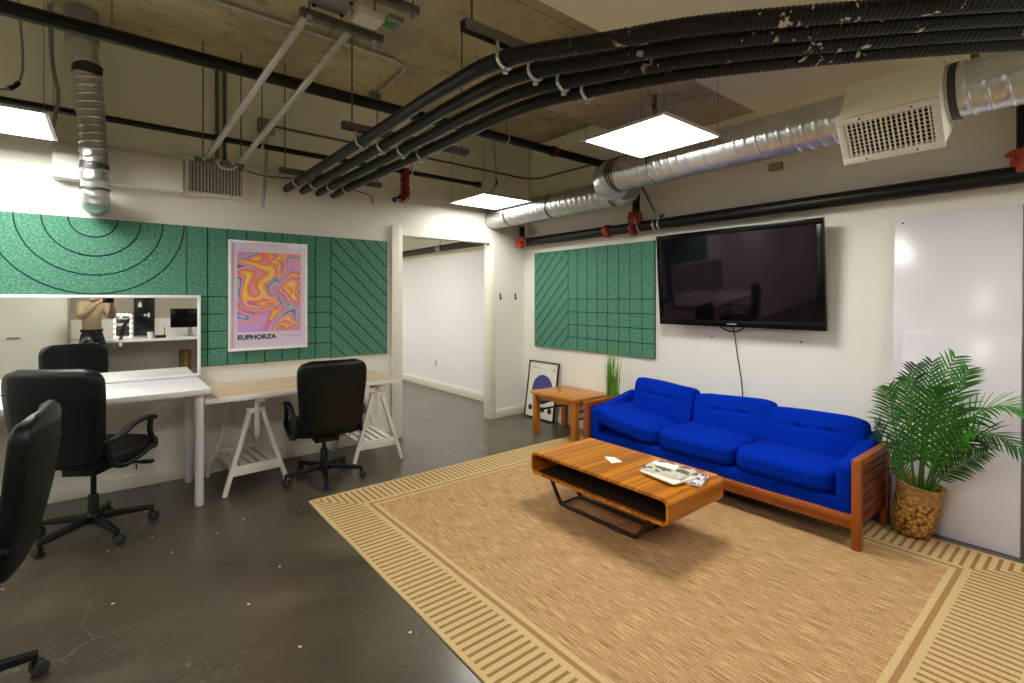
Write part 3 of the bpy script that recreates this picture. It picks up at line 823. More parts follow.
puff('seat_cushion',M['blue'],t,(.52,.60,.150),6,18,seatfn(1),loc=(3.475,1.338,.332))
puff('seat_cushion',M['blue'],t,(.52,.60,.158),6,18,seatfn(5),loc=(3.475,1.94,.336))
def leftfn(q,w):
    n = noise.noise(Vector((w.x*5+9,w.y*5,0)))*.012+noise.noise(Vector((w.x*16,w.y*7+3,0)))*.006
    up = max(0,q.z)
    return Vector((w.x, w.y, w.z+n*up+.018*max(0,q.y)**2))
puff('seat_cushion',M['blue'],t,(.54,.61,.15),5,22,leftfn,loc=(3.472,2.545,.368),rot=(R(6.5),0,0))
def backfn(seed, sag=0):
    def fn(q,w):
        if q.x < 0:
            f = -q.x
            d = 0
            for yy in (-.32,.30):
                r2 = ((q.y-yy)/.075)**2+((q.z-.22)/.085)**2
                d += .030*math.exp(-r2)
            d += .010*math.exp(-((q.z-.22)/.05)**2)*(1-abs(q.y)**4)
            w = Vector((w.x+d*f, w.y, w.z))
            w.x -= .018*(1-q.y*q.y)*(1-q.z*q.z)*f
        n = noise.noise(Vector((w.y*5+seed,w.z*5,w.x*3)))*.008
        w.z += (n+sag*q.y)*max(0,q.z)
        w.x += n*.6
        return w
    return fn
M['tuft'] = mat('shaded_blue_button',(2,16,84),.9,spec=.1)  # upholstery blue darkened to carry the shade of the button dents
def back(size, fn, loc, rot):
    o = puff('back_cushion',M['blue'],t,size,8,26,fn,loc=loc,rot=rot)
    for yy in (-.32,.30):
        q = puff('tuft_button',M['tuft'],o,(.012,.024,.024),2.5,4); q.location = (-size[0]/2+.050, yy*size[1]/2, .22*size[2]/2)
back((.15,.575,.325),backfn(2,.004),(3.668,2.448,.532),(R(2.5),R(13),0))
back((.15,.605,.31),backfn(6,-.002),(3.672,1.85,.505),(R(-3.2),R(14),0))
back((.15,.59,.305),backfn(11,.0),(3.672,1.282,.492),(R(-1.5),R(15),0))

# ================================================================== COFFEE TABLE
t = thing('coffee_table','low orange-brown striped wood coffee table with rounded box body on the rug','coffee table',(2.45,1.965,0))
cx0,cx1,cy0,cy1,cz0,cz1 = 2.19,2.735,1.437,2.492,.236,.382
def rrect(y0,y1,z0,z1,r,n=6):
    P = []
    for (cy,cz,a0) in ((y1-r,z1-r,0),(y0+r,z1-r,90),(y0+r,z0+r,180),(y1-r,z0+r,270)):
        for k in range(n+1):
            a = R(a0+90*k/n); P.append((cy+r*math.cos(a), cz+r*math.sin(a)))
    return P
o_ = rrect(cy0,cy1,cz0,cz1,.046); i_ = rrect(cy0+.017,cy1-.017,cz0+.017,cz1-.017,.03)
n = len(o_); m = MB()
vs = [(cx0,y,z) for y,z in o_]+[(cx1,y,z) for y,z in o_]+[(cx0,y,z) for y,z in i_]+[(cx1,y,z) for y,z in i_]
fs = []
for k in range(n):
    k2 = (k+1)%n
    fs += [(k,k2,n+k2,n+k),(2*n+k2,2*n+k,3*n+k,3*n+k2),(k2,k,2*n+k,2*n+k2),(n+k,n+k2,3*n+k2,3*n+k)]
m.add(vs,fs)
m.build('box_body',M['zebra'],t,smooth=True,auto=50)
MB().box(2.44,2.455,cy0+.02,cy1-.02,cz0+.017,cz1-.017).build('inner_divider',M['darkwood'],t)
MB().box(cx0+.02,cx1-.02,cy0+.04,cy1-.04,cz0+.0172,cz0+.021).build('dark_floor_sheet',M['darkwood'],t)  # thin dark sheet covering the wood of the box floor
for x0, xt in ((2.355,2.30),(2.545,2.60)):
    w = .013
    m = MB(); zf = RT+w
    P = [(xt,2.44,cz0-.002),(x0-.0,2.40,zf+.03),(x0,2.372,zf),(x0,1.77,zf),(x0,1.735,zf+.03),(xt,1.60,cz0-.002)]
    for a,b in zip(P,P[1:]): m.beam(a,b,.026,.016,up=(1,0,0) if abs(a[2]-b[2])>.02 else (0,0,1))
    m.build('sled_leg',M['bronze'],t,bevel=.003)
for y in (2.37,1.775): MB().beam((2.36,y,RT+.016),(2.54,y,RT+.016),.016,.014).build('sled_crossbar',M['bronze'],t)

# things lying on it
def mag(cx,cy,z,w,h,th,rz,cover,label,name='magazine',cat='magazine',curl=0):
    o = thing(name,label,cat,(cx,cy,z),rz,'magazines piled on the coffee table')
    MB().box(-w/2,w/2,-h/2,h/2,.0004,th-.0012).build('pages',M['paper'],o,world=False,bevel=.0012)
    MB().box(-w/2-.002,w/2+.002,-h/2-.002,h/2+.002,th-.0011,th).build('cover',cover,o,world=False)
    return o
def cover_mat(name,a,bcol,s=9,th=.5):
    m, nt, b = newmat(name)
    v = coords(nt); n = N(nt,'ShaderNodeTexNoise', i_Scale=s*2.0, i_Detail=3.0, i_Distortion=1.2); nt.links.new(v,n.inputs['Vector'])
    r = ramp(nt,[(0,lin(a)),(th,lin(bcol)),(th+.12,lin((90,84,80)))],'CONSTANT'); nt.links.new(n.outputs['Fac'],r.inputs['Fac'])
    nt.links.new(r.outputs['Color'],b.inputs['Base Color']); b.inputs['Roughness'].default_value = .4
    return m
cz = cz1+.0006
mag(2.53,1.57,cz,.18,.245,.012,R(16),cover_mat('blue_white_cover',(70,72,110),(226,222,226),4,.47),'white magazine with a dark blue cover picture at the bottom right of the pile')
mag(2.465,1.625,cz+.0125,.19,.25,.010,R(-8),cover_mat('pale_cover',(236,226,212),(246,240,232),5,.6),'thin pale magazine in the middle of the pile on the coffee table')
mag(2.505,1.645,cz+.023,.19,.25,.016,R(4),cover_mat('grey_print_cover',(92,90,88),(206,198,178),3,.47),'thick grey and beige magazine with a photo cover, topmost of the pile')
m = MB()
m.hexa([(2.405,1.985,cz),(2.47,1.955,cz),(2.51,2.045,cz),(2.45,2.075,cz)],[(2.405,1.985,cz+.002),(2.47,1.955,cz+.006),(2.51,2.045,cz+.003),(2.45,2.075,cz+.012)])
tag(m.build('paper_card',M['paper']),'small white paper card lying alone on the coffee table','paper')
m = MB(); m.hexa([(2.50,1.60,cz+.0395),(2.57,1.62,cz+.0395),(2.545,1.76,cz+.0395),(2.49,1.75,cz+.0395)],[(2.50,1.60,cz+.0405),(2.57,1.62,cz+.047),(2.545,1.76,cz+.0405),(2.49,1.75,cz+.045)])
tag(m.build('loose_sheet',M['paper']),'crumpled white sheet lying on top of the magazine pile','paper')

# ================================================================== SIDE TABLE
t = thing('side_table','square orange-brown wooden side table standing in front of the leaning framed poster','side table',(3.66,3.57,0))
MB().box(3.405,3.915,3.245,3.895,.415,.445).build('table_top',M['tableside'],t,bevel=.004)
for x,y in ((3.425,3.265),(3.425,3.82),(3.84,3.265),(3.84,3.82)):
    MB().box(x,x+.058,y,y+.058,.010 if (x < 3.7 and y < 3.5) else 0,.414).build('leg',M['tablesidez'],t,bevel=.004)
for y in (3.285,3.84): MB().box(3.484,3.839,y,y+.02,.37,.413).build('apron',M['tableside'],t,bevel=.002)
for x in (3.445,3.86): MB().box(x,x+.02,3.324,3.819,.37,.413).build('apron',M['tableside'],t,bevel=.002)
for z in (.30,.23):
    MB().box(3.484,3.839,3.845,3.86,z,z+.018).build('side_rail',M['darkwood'],t,bevel=.002)
    MB().box(3.484,3.839,3.285,3.30,z,z+.018).build('side_rail',M['darkwood'],t,bevel=.002)

# ================================================================== LEANING FRAMED POSTER
t = thing('framed_poster','black-framed poster with a large blue disc leaning in the room corner behind the side table','framed picture',(3.875,4.25,0))
Ot = Vector((3.93,4.23,.672)); Ob = Vector((3.872,4.27,.004))
Vv = (Ot-Ob).normalized(); Uu = Vector((0,-1,0)); Nn = Vector((-Vv.z,0,Vv.x)); Nn = Nn if Nn.x < 0 else -Nn
Lh = (Ot-Ob).length; W_ = .50
def pf(u,v,d): return Ob+Vv*v+Uu*u+Nn*d
def slab(m,u0,u1,v0,v1,d0,d1):
    return m.hexa([pf(u0,v0,d0),pf(u1,v0,d0),pf(u1,v1,d0),pf(u0,v1,d0)],[pf(u0,v0,d1),pf(u1,v0,d1),pf(u1,v1,d1),pf(u0,v1,d1)])
m = MB(); b_ = .012
slab(m,-W_/2,W_/2,0,b_,0,.02); slab(m,-W_/2,W_/2,Lh-b_,Lh,0,.02); slab(m,-W_/2,-W_/2+b_,b_,Lh-b_,0,.02); slab(m,W_/2-b_,W_/2,b_,Lh-b_,0,.02)
m.build('frame',M['black'],t,bevel=.001)
s_ = slab(MB(),-W_/2+b_,W_/2-b_,b_,Lh-b_,.004,.008).build('print',M['paper'],t)
def disc(u,v,r,mt,nm,d=.0086):
    m = MB(); m.prism([(u+r*math.cos(2*PI*k/40),v+r*math.sin(2*PI*k/40)) for k in range(40)], lambda a,b,h: pf(a,b,h), .0082, d)
    return m.build(nm,mt,t)
violet = mat('violet_blue_ink',(74,74,140),.5,var=.08); navy = mat('navy_ink',(34,38,70),.5)
disc(0.01,.345,.172,violet,'large_disc')
for u in (-.165,.045,.165): disc(u,.115,.034,navy,'small_dot')
m = MB(); slab(m,-.19,-.05,.585,.592,.0082,.0086); slab(m,-.19,-.11,.60,.606,.0082,.0086); slab(m,.15,.20,.575,.581,.0082,.0086); slab(m,.15,.20,.587,.592,.0082,.0086)
m.build('printed_lines',mat('pink_print_lines',(196,150,150),.6),t)
m = MB(); slab(m,-.12,.14,.345,.3485,.0087,.009); slab(m,.008,.0115,.22,.46,.0087,.009)
m.build('thin_lines',mat('faded_violet_line',(110,100,150),.6),t)

# ================================================================== GRASS PLANT
t = thing('grass_plant','tall thin potted grass standing between the side table and the blue sofa','potted plant',(3.74,3.08,0))
MB().lathe([(.055,0),(.075,.02),(.085,.17),(.078,.172),(.072,.15)],(3.74,3.08,.010),18).build('pot',M['black'],t,smooth=True,auto=40)
MB().lathe([(.001,.151),(.073,.151)],(3.74,3.08,.0),18,caps=False).build('soil',M['soil'],t)
rg = random.Random(3); m = MB()
for k in range(36):
    cl = Vector((3.725,3.10,0)) if k%2 else Vector((3.745,3.04,0))
    a = rg.uniform(0,2*PI); rr = rg.uniform(0,.028)
    b0 = cl+Vector((rr*math.cos(a),rr*math.sin(a),.15))
    L = rg.uniform(.5,.82)+(.12 if k%2 else 0); le = Vector((math.cos(a)*.03,math.sin(a)*.055,0))*rg.uniform(.1,1.2)
    w = rg.uniform(.005,.009); th = rg.uniform(0,PI); wd = Vector((math.cos(th),math.sin(th),0))
    n_ = 8; vs = []; fs = []; ph = rg.uniform(0,6)
    for i in range(n_+1):
        s = i/n_; p = b0+Vector((0,0,L*s))+le*(s**1.6)+wd*.006*math.sin(ph+s*7)*s
        ww = w*(1-s**3)*(.55+.45*min(1,s*3))+.0004
        vs += [p-wd*ww, p+wd*ww]
    for i in range(n_): fs.append((2*i,2*i+1,2*i+3,2*i+2))
    m.add(vs,fs)
tag(m.build('blades',M['grass'],t,smooth=True),kind='stuff')

# ================================================================== PALM
PX, PY = 3.692,.782
t = thing('potted_palm','leafy green palm in a woven basket between the sofa arm and the white boards','potted plant',(PX,PY,0))
prof = [(.082,0),(.090,.004),(.102,.05),(.109,.11),(.110,.16),(.107,.21),(.111,.26),(.117,.292),(.120,.30),(.115,.304),(.110,.297),(.102,.25)]
o = MB().lathe(prof,(0,0,0),36).build('basket',M['basket'],t,world=False,smooth=True,auto=60); o.location = (0,0,.0225); o.rotation_euler = (R(9),0,0)
o = MB().lathe([(.001,.252),(.105,.252)],(0,0,0),24,caps=False).build('soil',M['soil'],t,world=False); o.location = (0,0,.0225); o.rotation_euler = (R(9),0,0)
def frond(base, ctrl, tip, nl, ll, seed, dark=False, start=.17):
    nl = int(nl*.92); ll *= .92; ctrl = (ctrl[0]+.03,ctrl[1],ctrl[2]); tip = (tip[0]+.03,tip[1]-.004,tip[2])
    rg = random.Random(seed)
    a, b, c = Vector(base), Vector(ctrl), Vector(tip)
    pts = [a.lerp(b,s).lerp(b.lerp(c,s),s) for s in [i/24 for i in range(25)]]
    m = MB(); m.tube(pts,[.0065*(1-.8*i/24) for i in range(25)],6)
    st = m.build('frond',M['stem'],t,smooth=True)
    m = MB()
    nf = Vector((-.55+rg.uniform(-.3,.3),-.45+rg.uniform(-.3,.3),.65+rg.uniform(-.2,.2))).normalized()
    for k in range(nl):
        s = start+(1-start)*(k+.5)/nl
        i = min(23,int(s*24)); f = s*24-i
        p = pts[i].lerp(pts[i+1],f); T = (pts[i+1]-pts[i]).normalized()
        side0 = T.cross(nf).normalized()
        up = side0.cross(T).normalized()
        if up.z < 0: up = -up
        env = math.sin(PI*min(1,.12+.88*(s-start)/(1-start)*.93))**.6
        for sg in (-1,1):
            L = ll*env*rg.uniform(.85,1.1)
            d = (side0*sg*rg.uniform(.8,1.0)+T*(.65+.5*s)+up*rg.uniform(.0,.35)).normalized()
            w = .0060*rg.uniform(.8,1.15)
            wd = d.cross(up).normalized()
            tipz = p+d*L
            if any(q_.y > .875 and q_.z < .56 and q_.x < 3.76 for q_ in (p, tipz, p.lerp(tipz,.5)+Vector((0,0,-.02)))): continue
            vs = []; n_ = 5
            for q in range(n_+1):
                u = q/n_
                pp = p+d*L*u+Vector((0,0,-1))*L*.22*u*u
                if pp.x > 3.775: pp.x = 3.775-(pp.x-3.775)*.15
                ww = w*math.sin(PI*min(1,.18+.8*u))**.8 if u < 1 else .0004
                vs += [pp-wd*ww, pp-up*ww*.35, pp+wd*ww]
            fs = []
            for q in range(n_):
                e = 3*q; fs += [(e,e+1,e+4,e+3),(e+1,e+2,e+5,e+4)]
            m.add(vs,fs)
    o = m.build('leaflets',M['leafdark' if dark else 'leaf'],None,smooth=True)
    o.parent = st; o.location = (0,0,0)
B0 = (PX,PY,.25)
def bs(dx,dy): return (PX+dx,PY+dy,.25)
frond(bs(.02,-.05),(3.66,.72,.80),(3.60,.575,1.085),26,.19,1)
frond(bs(-.01,-.02),(3.66,.80,.78),(3.58,.745,1.02),24,.17,2,True)
frond(bs(-.03,-.05),(3.54,.68,.86),(3.40,.60,.93),26,.19,3)
frond(bs(-.03,.0),(3.58,.86,.70),(3.50,.855,.885),24,.18,4)
frond(bs(-.04,.0),(3.50,.92,.60),(3.44,.90,.67),22,.16,5,True)
frond(bs(.01,-.07),(3.60,.52,.98),(3.46,.27,.83),28,.19,6)
frond(bs(0,-.08),(3.54,.52,.86),(3.40,.29,.655),28,.18,7,True)
frond(bs(-.01,-.08),(3.62,.62,.46),(3.54,.44,.60),22,.12,8,True,.3)
frond(bs(.02,-.06),(3.68,.62,.82),(3.66,.53,1.01),24,.18,9)
frond(bs(-.02,-.03),(3.55,.80,.82),(3.46,.76,.96),26,.19,10)
frond(bs(-.03,-.06),(3.50,.58,.78),(3.36,.50,.84),24,.18,11)
frond(bs(-.04,-.03),(3.48,.84,.56),(3.38,.80,.60),22,.16,12)
frond(bs(.01,-.05),(3.58,.58,.72),(3.44,.47,.70),24,.17,14)
frond(bs(.02,-.03),(3.70,.72,.80),(3.68,.69,1.04),22,.17,13,True)
# ================================================================== WHITE BOARDS
def board(name,label,cat,y0,y1,xb,xt,z0,z1,th,mt,edgem):
    t = thing(name,label,cat,((xb+xt)/2,(y0+y1)/2,z0))
    m = MB(); m.prism([(xb,z0),(xb+th,z0),(xt+th,z1),(xt,z1)], lambda u,v,h:(u,h,v), y0, y1)
    m.build('panel',mt,t,bevel=.002)
    return t
t = board('whiteboard','tall glossy white board leaning on the right wall behind the palm','whiteboard',.318,.912,3.828,3.925,.002,1.927,.014,M['whiteboard'],None)
MB().lathe([(.006,0),(.004,.004)],(3.9205,.87,1.885),8,'X').build('corner_screw',M['dark'],t)
m = MB(); m.prism([(3.824,.002),(3.827,.002),(3.924,1.927),(3.921,1.927)], lambda u,v,h:(u,h,v), .319, .335); m.build('edge_strip',M['strut'],t)  # narrow darker strip down one edge of the board
t = board('leaning_board','shorter plain white panel standing against the tall board, right behind the palm','board',.338,.86,3.806,3.876,.002,1.20,.010,M['whiteboard'],None)

# ================================================================== TELEVISION
t = thing('television','large black flat television hanging on the right wall above the sofa','television',(3.80,1.937,1.57))
ty0,ty1 = 1.318,2.705
def tvb(name,y0,y1,z0,z1,x0,x1,mt,bev=.004,parent=None):
    return MB().box(x0,x1,y0,y1,z0,z1).build(name,mt,parent or t,bevel=bev)
tvx = 3.80
yA, yB = 1.276, 2.606
tvb('back_shell',yA+.05,yB-.05,1.23,1.92,tvx+.035,tvx+.085,M['black'],.02)
m = MB(); zb,zt = 1.178,1.963
m.box(tvx,tvx+.035,yA,yB,zb,zb+.052); m.box(tvx,tvx+.035,yA,yB,zt-.042,zt); m.box(tvx,tvx+.035,yA,yA+.045,zb+.052,zt-.042); m.box(tvx,tvx+.035,yB-.045,yB,zb+.052,zt-.042)
m.build('bezel',M['bezel'],t,bevel=.0015)
tvb('screen',yA+.045,yB-.045,zb+.052,zt-.042,tvx+.0006,tvx+.03,M['screen'],0)
tvm = MB().box(tvx+.085,WX-.002,1.75,2.25,1.45,1.70).build('wall_mount',M['black'],t,bevel=.004)
m = MB()
yc = (yA+yB)/2
for k,wd in enumerate((.006,.010,.008,.010,.008)):
    y = yc+.035-k*.016; m.box(tvx-.0012,tvx,y-wd/2,y+wd/2,zb+.018,zb+.029)
m.build('badge',mat('pale_badge',(170,172,176),.4),t)
MB().tube(catmull([(tvx+.07,yc+.165,zb+.03),(tvx+.07,yc+.12,zb-.02),(tvx+.07,yc+.045,zb-.045),(tvx+.07,yc-.035,zb-.03),(tvx+.07,yc-.085,zb+.03)],8),.006,8).build('cable_loop',M['black'],t,smooth=True)
tvc = MB().tube(catmull([(tvx+.09,yc+.03,zb+.03),(3.925,yc+.025,1.1),(3.935,yc+.01,.95),(3.937,yc-.015,.8),(3.937,yc-.03,.66),(3.937,yc-.035,.45)],8),.004,8).build('power_cord',M['black'],t,smooth=True)
t.rotation_euler = (0,R(-4.4),0)          # the screen leans forward on its mount
for o in (tvm, tvc):
    o.matrix_parent_inverse = (Matrix.Translation(t.location) @ t.rotation_euler.to_matrix().to_4x4()).inverted(); o.location = (0,0,0)
m = MB().lathe([(.008,0),(.005,.008)],(WX-.009,2.17,1.085),10,'X')
tag(m.build('wall_bolt',M['strut']),'tiny dark bolt in the wall below the left part of the television','bolt',group='bolts below the television')
m = MB().lathe([(.008,0),(.005,.008)],(WX-.009,1.475,1.085),10,'X')
tag(m.build('wall_bolt',M['strut']),'tiny dark bolt in the wall below the right end of the television','bolt',group='bolts below the television')

# ================================================================== GREEN ACOUSTIC PANELS
def clip(poly, u0,u1,v0,v1):
    def cut(P, ins, inter):
        out = []
        for i in range(len(P)):
            a = P[i-1]; b = P[i]
            if ins(b):
                if not ins(a): out.append(inter(a,b))
                out.append(b)
            elif ins(a): out.append(inter(a,b))
        return out
    def ix(u): return lambda a,b:(u, a[1]+(b[1]-a[1])*(u-a[0])/(b[0]-a[0]))
    def iv(v): return lambda a,b:(a[0]+(b[0]-a[0])*(v-a[1])/(b[1]-a[1]), v)
    for ins,inter in ((lambda p:p[0]>=u0,ix(u0)),(lambda p:p[0]<=u1,ix(u1)),(lambda p:p[1]>=v0,iv(v0)),(lambda p:p[1]<=v1,iv(v1))):
        if not poly: return []
        poly = cut(poly,ins,inter)
    return poly
G = .0045
def panel_thing(label, fn, u0,u1,v0,v1, polys):
    c = fn((u0+u1)/2,v0,0)
    t = thing('acoustic_panel',label,'acoustic panel',c,0,'green felt acoustic panels')
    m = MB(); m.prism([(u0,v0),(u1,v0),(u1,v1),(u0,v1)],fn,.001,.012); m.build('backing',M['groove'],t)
    m = MB()
    for p in polys:
        q = clip(p,u0+.001,u1-.001,v0+.001,v1-.001)
        if len(q) >= 3: m.prism(q,fn,.012,.022)
    m.build('felt_tiles',M['green'],t)
fb = lambda u,v,h:(u,WY-.0-h,v)
frt = lambda u,v,h:(WX-h,u,v)
V0,V1 = .862,1.978
def grid(u0,n,v0,v1,sgn=1):
    P = []
    for k in range(n):
        a = u0+k*.14+G; b = u0+(k+1)*.14-G
        for j in range(4): P.append([(a,v0+j*.14+G),(b,v0+j*.14+G),(b,v0+(j+1)*.14-G),(a,v0+(j+1)*.14-G)])
        P.append([(a,v0+.56+G),(b,v0+.56+G),(b,v1),(a,v1)])
    return P
def diag(u0,u1,v0,v1,s,off):
    P = []; w = .14
    # bands of constant v - s*u
    lo = v0-max(s*u0,s*u1)-w; k = 0
    base = off
    for k in range(-20,21):
        c0 = base+k*w+G*1.4; c1 = base+(k+1)*w-G*1.4
        P.append([(u0-1,c0+s*(u0-1)),(u1+1,c0+s*(u1+1)),(u1+1,c1+s*(u1+1)),(u0-1,c1+s*(u0-1))])
    return P
def arcs(cu,cv):
    P = []; rad = [0,.135,.27,.405,.54,.675,.81]
    for i in range(6):
        r0 = rad[i]+(G if i else 0); r1 = rad[i+1]-G
        if i == 5: r1 = 1.6
        n = 48
        for k in range(n):
            a0 = PI+PI*k/n; a1 = PI+PI*(k+1)/n
            if i == 4: r1 = 1.6
            q = [(cu+r0*math.cos(a0),cv+r0*math.sin(a0)),(cu+r1*math.cos(a0),cv+r1*math.sin(a0)),(cu+r1*math.cos(a1),cv+r1*math.sin(a1)),(cu+r0*math.cos(a1),cv+r0*math.sin(a1))]
            P.append(q if r0 > 0 else q[1:3]+[(cu,cv)])
        if i == 4: break
    return P
panel_thing('green felt panel with concentric round grooves above the wide mirror',fb,-.667,.453,V0,V1,arcs(-.102,V1))
panel_thing('green felt panel of tall strips over small squares behind the swirl poster',fb,.455,1.575,V0,V1,grid(.455,8,V0,V1))
panel_thing('green felt panel with diagonal grooves left of the doorway',fb,1.577,2.137,V0,V1,diag(1.577,2.137,V0,V1,-1.0,V0+1.577))
V0,V1 = .842,1.952
panel_thing('green felt panel with diagonal grooves on the right wall near the room corner',frt,3.852,4.41,V0,V1,diag(3.852,4.41,V0,V1,-1.0,V0+3.852))
panel_thing('green felt panel of tall strips over small squares left of the television',frt,2.73,3.85,V0,V1,grid(2.73,8,V0,V1))

# ================================================================== SWIRL POSTER
t = thing('framed_poster','white-framed poster of marbled pastel swirls with black lettering on the green panels','framed picture',(1.05,WY-.03,1.43))
px0,px1,pz0,pz1 = .737,1.357,.972,1.89
yb_ = WY-.0225; yf_ = WY-.052
m = MB(); b_ = .022
m.box(px0,px1,yf_,yb_,pz0,pz0+b_); m.box(px0,px1,yf_,yb_,pz1-b_,pz1); m.box(px0,px0+b_,yf_,yb_,pz0+b_,pz1-b_); m.box(px1-b_,px1,yf_,yb_,pz0+b_,pz1-b_)
m.build('frame',M['white'],t,bevel=.002)
MB().box(px0+b_,px1-b_,yf_+.012,yf_+.018,pz0+b_,pz1-b_).build('poster_sheet',M['postergloss'],t)
MB().box(.802,1.300,yf_+.0105,yf_+.0118,1.128,1.797).build('swirl_print',M['art'],t)
def text(s, name, size, loc, rot, mt, parent, sx=1.0, bold=0.0, depth=.0006):
    cu = bpy.data.curves.new(name,'FONT'); cu.body = s; cu.size = size; cu.extrude = depth; cu.offset = bold
    tmp = bpy.data.objects.new(name+'_curve',cu); COL.objects.link(tmp)
    dg = bpy.context.evaluated_depsgraph_get(); dg.update()
    me = bpy.data.meshes.new_from_object(tmp.evaluated_get(dg))
    bpy.data.objects.remove(tmp); bpy.data.curves.remove(cu)
    me.materials.clear(); me.materials.append(mt)
    o = bpy.data.objects.new(name,me); COL.objects.link(o)
    o.parent = parent; o.location = Vector(loc)-Vector(parent.location); o.rotation_euler = rot; o.scale = (sx,1,1)
    return o
text('EUPHORZA','title_lettering',.052,(.803,yf_+.0112,1.066),(R(90),0,0),M['ink'],t,1.10,.0022)
fp = mat('faint_print',(180,150,186),.5)
for z,x0,x1 in ((1.088,1.17,1.30),(1.076,1.20,1.30),(1.815,.803,.93),(1.815,1.23,1.30)):
    MB().box(x0,x1,yf_+.0108,yf_+.0118,z,z+.004).build('small_print',fp,t)

# ================================================================== WIDE MIRROR
t = thing('wide_mirror','wide white-framed mirror standing on the back of the white desk','mirror',(-.26,4.57,.796))
mx0,mx1,mz0,mz1 = -1.10,.545,.797,1.432
my0,my1 = 4.570,4.598
m = MB(); b_ = .021
m.box(mx0,mx1,my0,my1,mz0,mz0+b_); m.box(mx0,mx1,my0,my1,mz1-b_,mz1); m.box(mx0,mx0+b_,my0,my1,mz0+b_,mz1-b_); m.box(mx1-b_,mx1,my0,my1,mz0+b_,mz1-b_)
m.build('frame',M['white'],t,bevel=.002)
MB().box(mx0+b_,mx1-b_,my0+.012,my0+.018,mz0+b_,mz1-b_).build('mirror_glass',M['mirror'],t)

# ================================================================== DESKS
def tube_leg(x,y,z1,parent,r=.0275):
    MB().lathe([(r*.9,0),(r,.004),(r,z1)],(x,y,0),20).build('leg',M['white'],parent,smooth=True,auto=40)
    MB().box(x-.05,x+.05,y-.05,y+.05,z1,z1+.004).build('leg_plate',M['white'],parent)
t = thing('white_desk','long white desk on round white legs under the wide mirror','desk',(-.3,4.22,0))
MB().box(-1.10,.522,3.883,4.567,.757,.795).build('desk_top',M['white'],t,bevel=.003)
for x,y in ((.462,3.945),(.462,4.505),(-1.03,3.945),(-1.03,4.505)): tube_leg(x,y,.752,t)
t = thing('trestle_desk_top','pale oak desk top with a white edge lying on two white trestles','table top',(1.19,4.22,.69))
MB().box(.4925,1.915,3.908,4.585,.684,.7195).build('white_edge',M['white'],t,bevel=.002)
MB().box(.4955,1.912,3.911,4.582,.7196,.7215).build('wood_surface',M['oak'],t)
# trestles
def trestle(cx, label, rz):
    t = thing('desk_trestle',label,'trestle',(cx,4.27,0),rz,'white wooden trestles under the oak desk top')
    W = 'whitewood'
    def bb(a,b,w,h,name): return MB().beam(a,b,w,h,up=(0,1,0)).build(name,M[W],t,world=False,bevel=.002)
    for y in (-.27,.27):
        ty = y*.88
        for s in (-1,1):
            bb((s*.215,y,0),(s*.036,ty,.60),.03,.03,'leg')
        MB().box(-.058,.058,ty-.02,ty+.02,.562,.602).build('leg_block',M[W],t,world=False,bevel=.003)
        MB().box(-.017,.017,ty-.030,ty-.0205,.395,.655).build('height_rod',M[W],t,world=False,bevel=.002)
        MB().box(-.06,.06,ty-.032,ty+.02,.642,.658).build('rod_cap',M[W],t,world=False,bevel=.002)
    MB().box(-.032,.032,-.335,.335,.658,.683).build('top_bar',M[W],t,world=False,bevel=.002)
    # slatted shelf
    zs = .165
    for y in (-.262,.262): MB().box(-.172,.172,y-.011,y+.011,zs-.035,zs+.035).build('shelf_rail',M[W],t,world=False,bevel=.002)
    for k in range(5):
        x = -.128+k*.064; MB().box(x-.021,x+.021,-.25,.25,zs+.006,zs+.018).build('shelf_slat',M[W],t,world=False,bevel=.001)
    return t
trestle(.812,'white A-shaped trestle with a slatted shelf, beside the white desk leg',R(4))
trestle(1.785,'white A-shaped trestle with a slatted shelf, at the doorway end of the oak desk',R(-3))

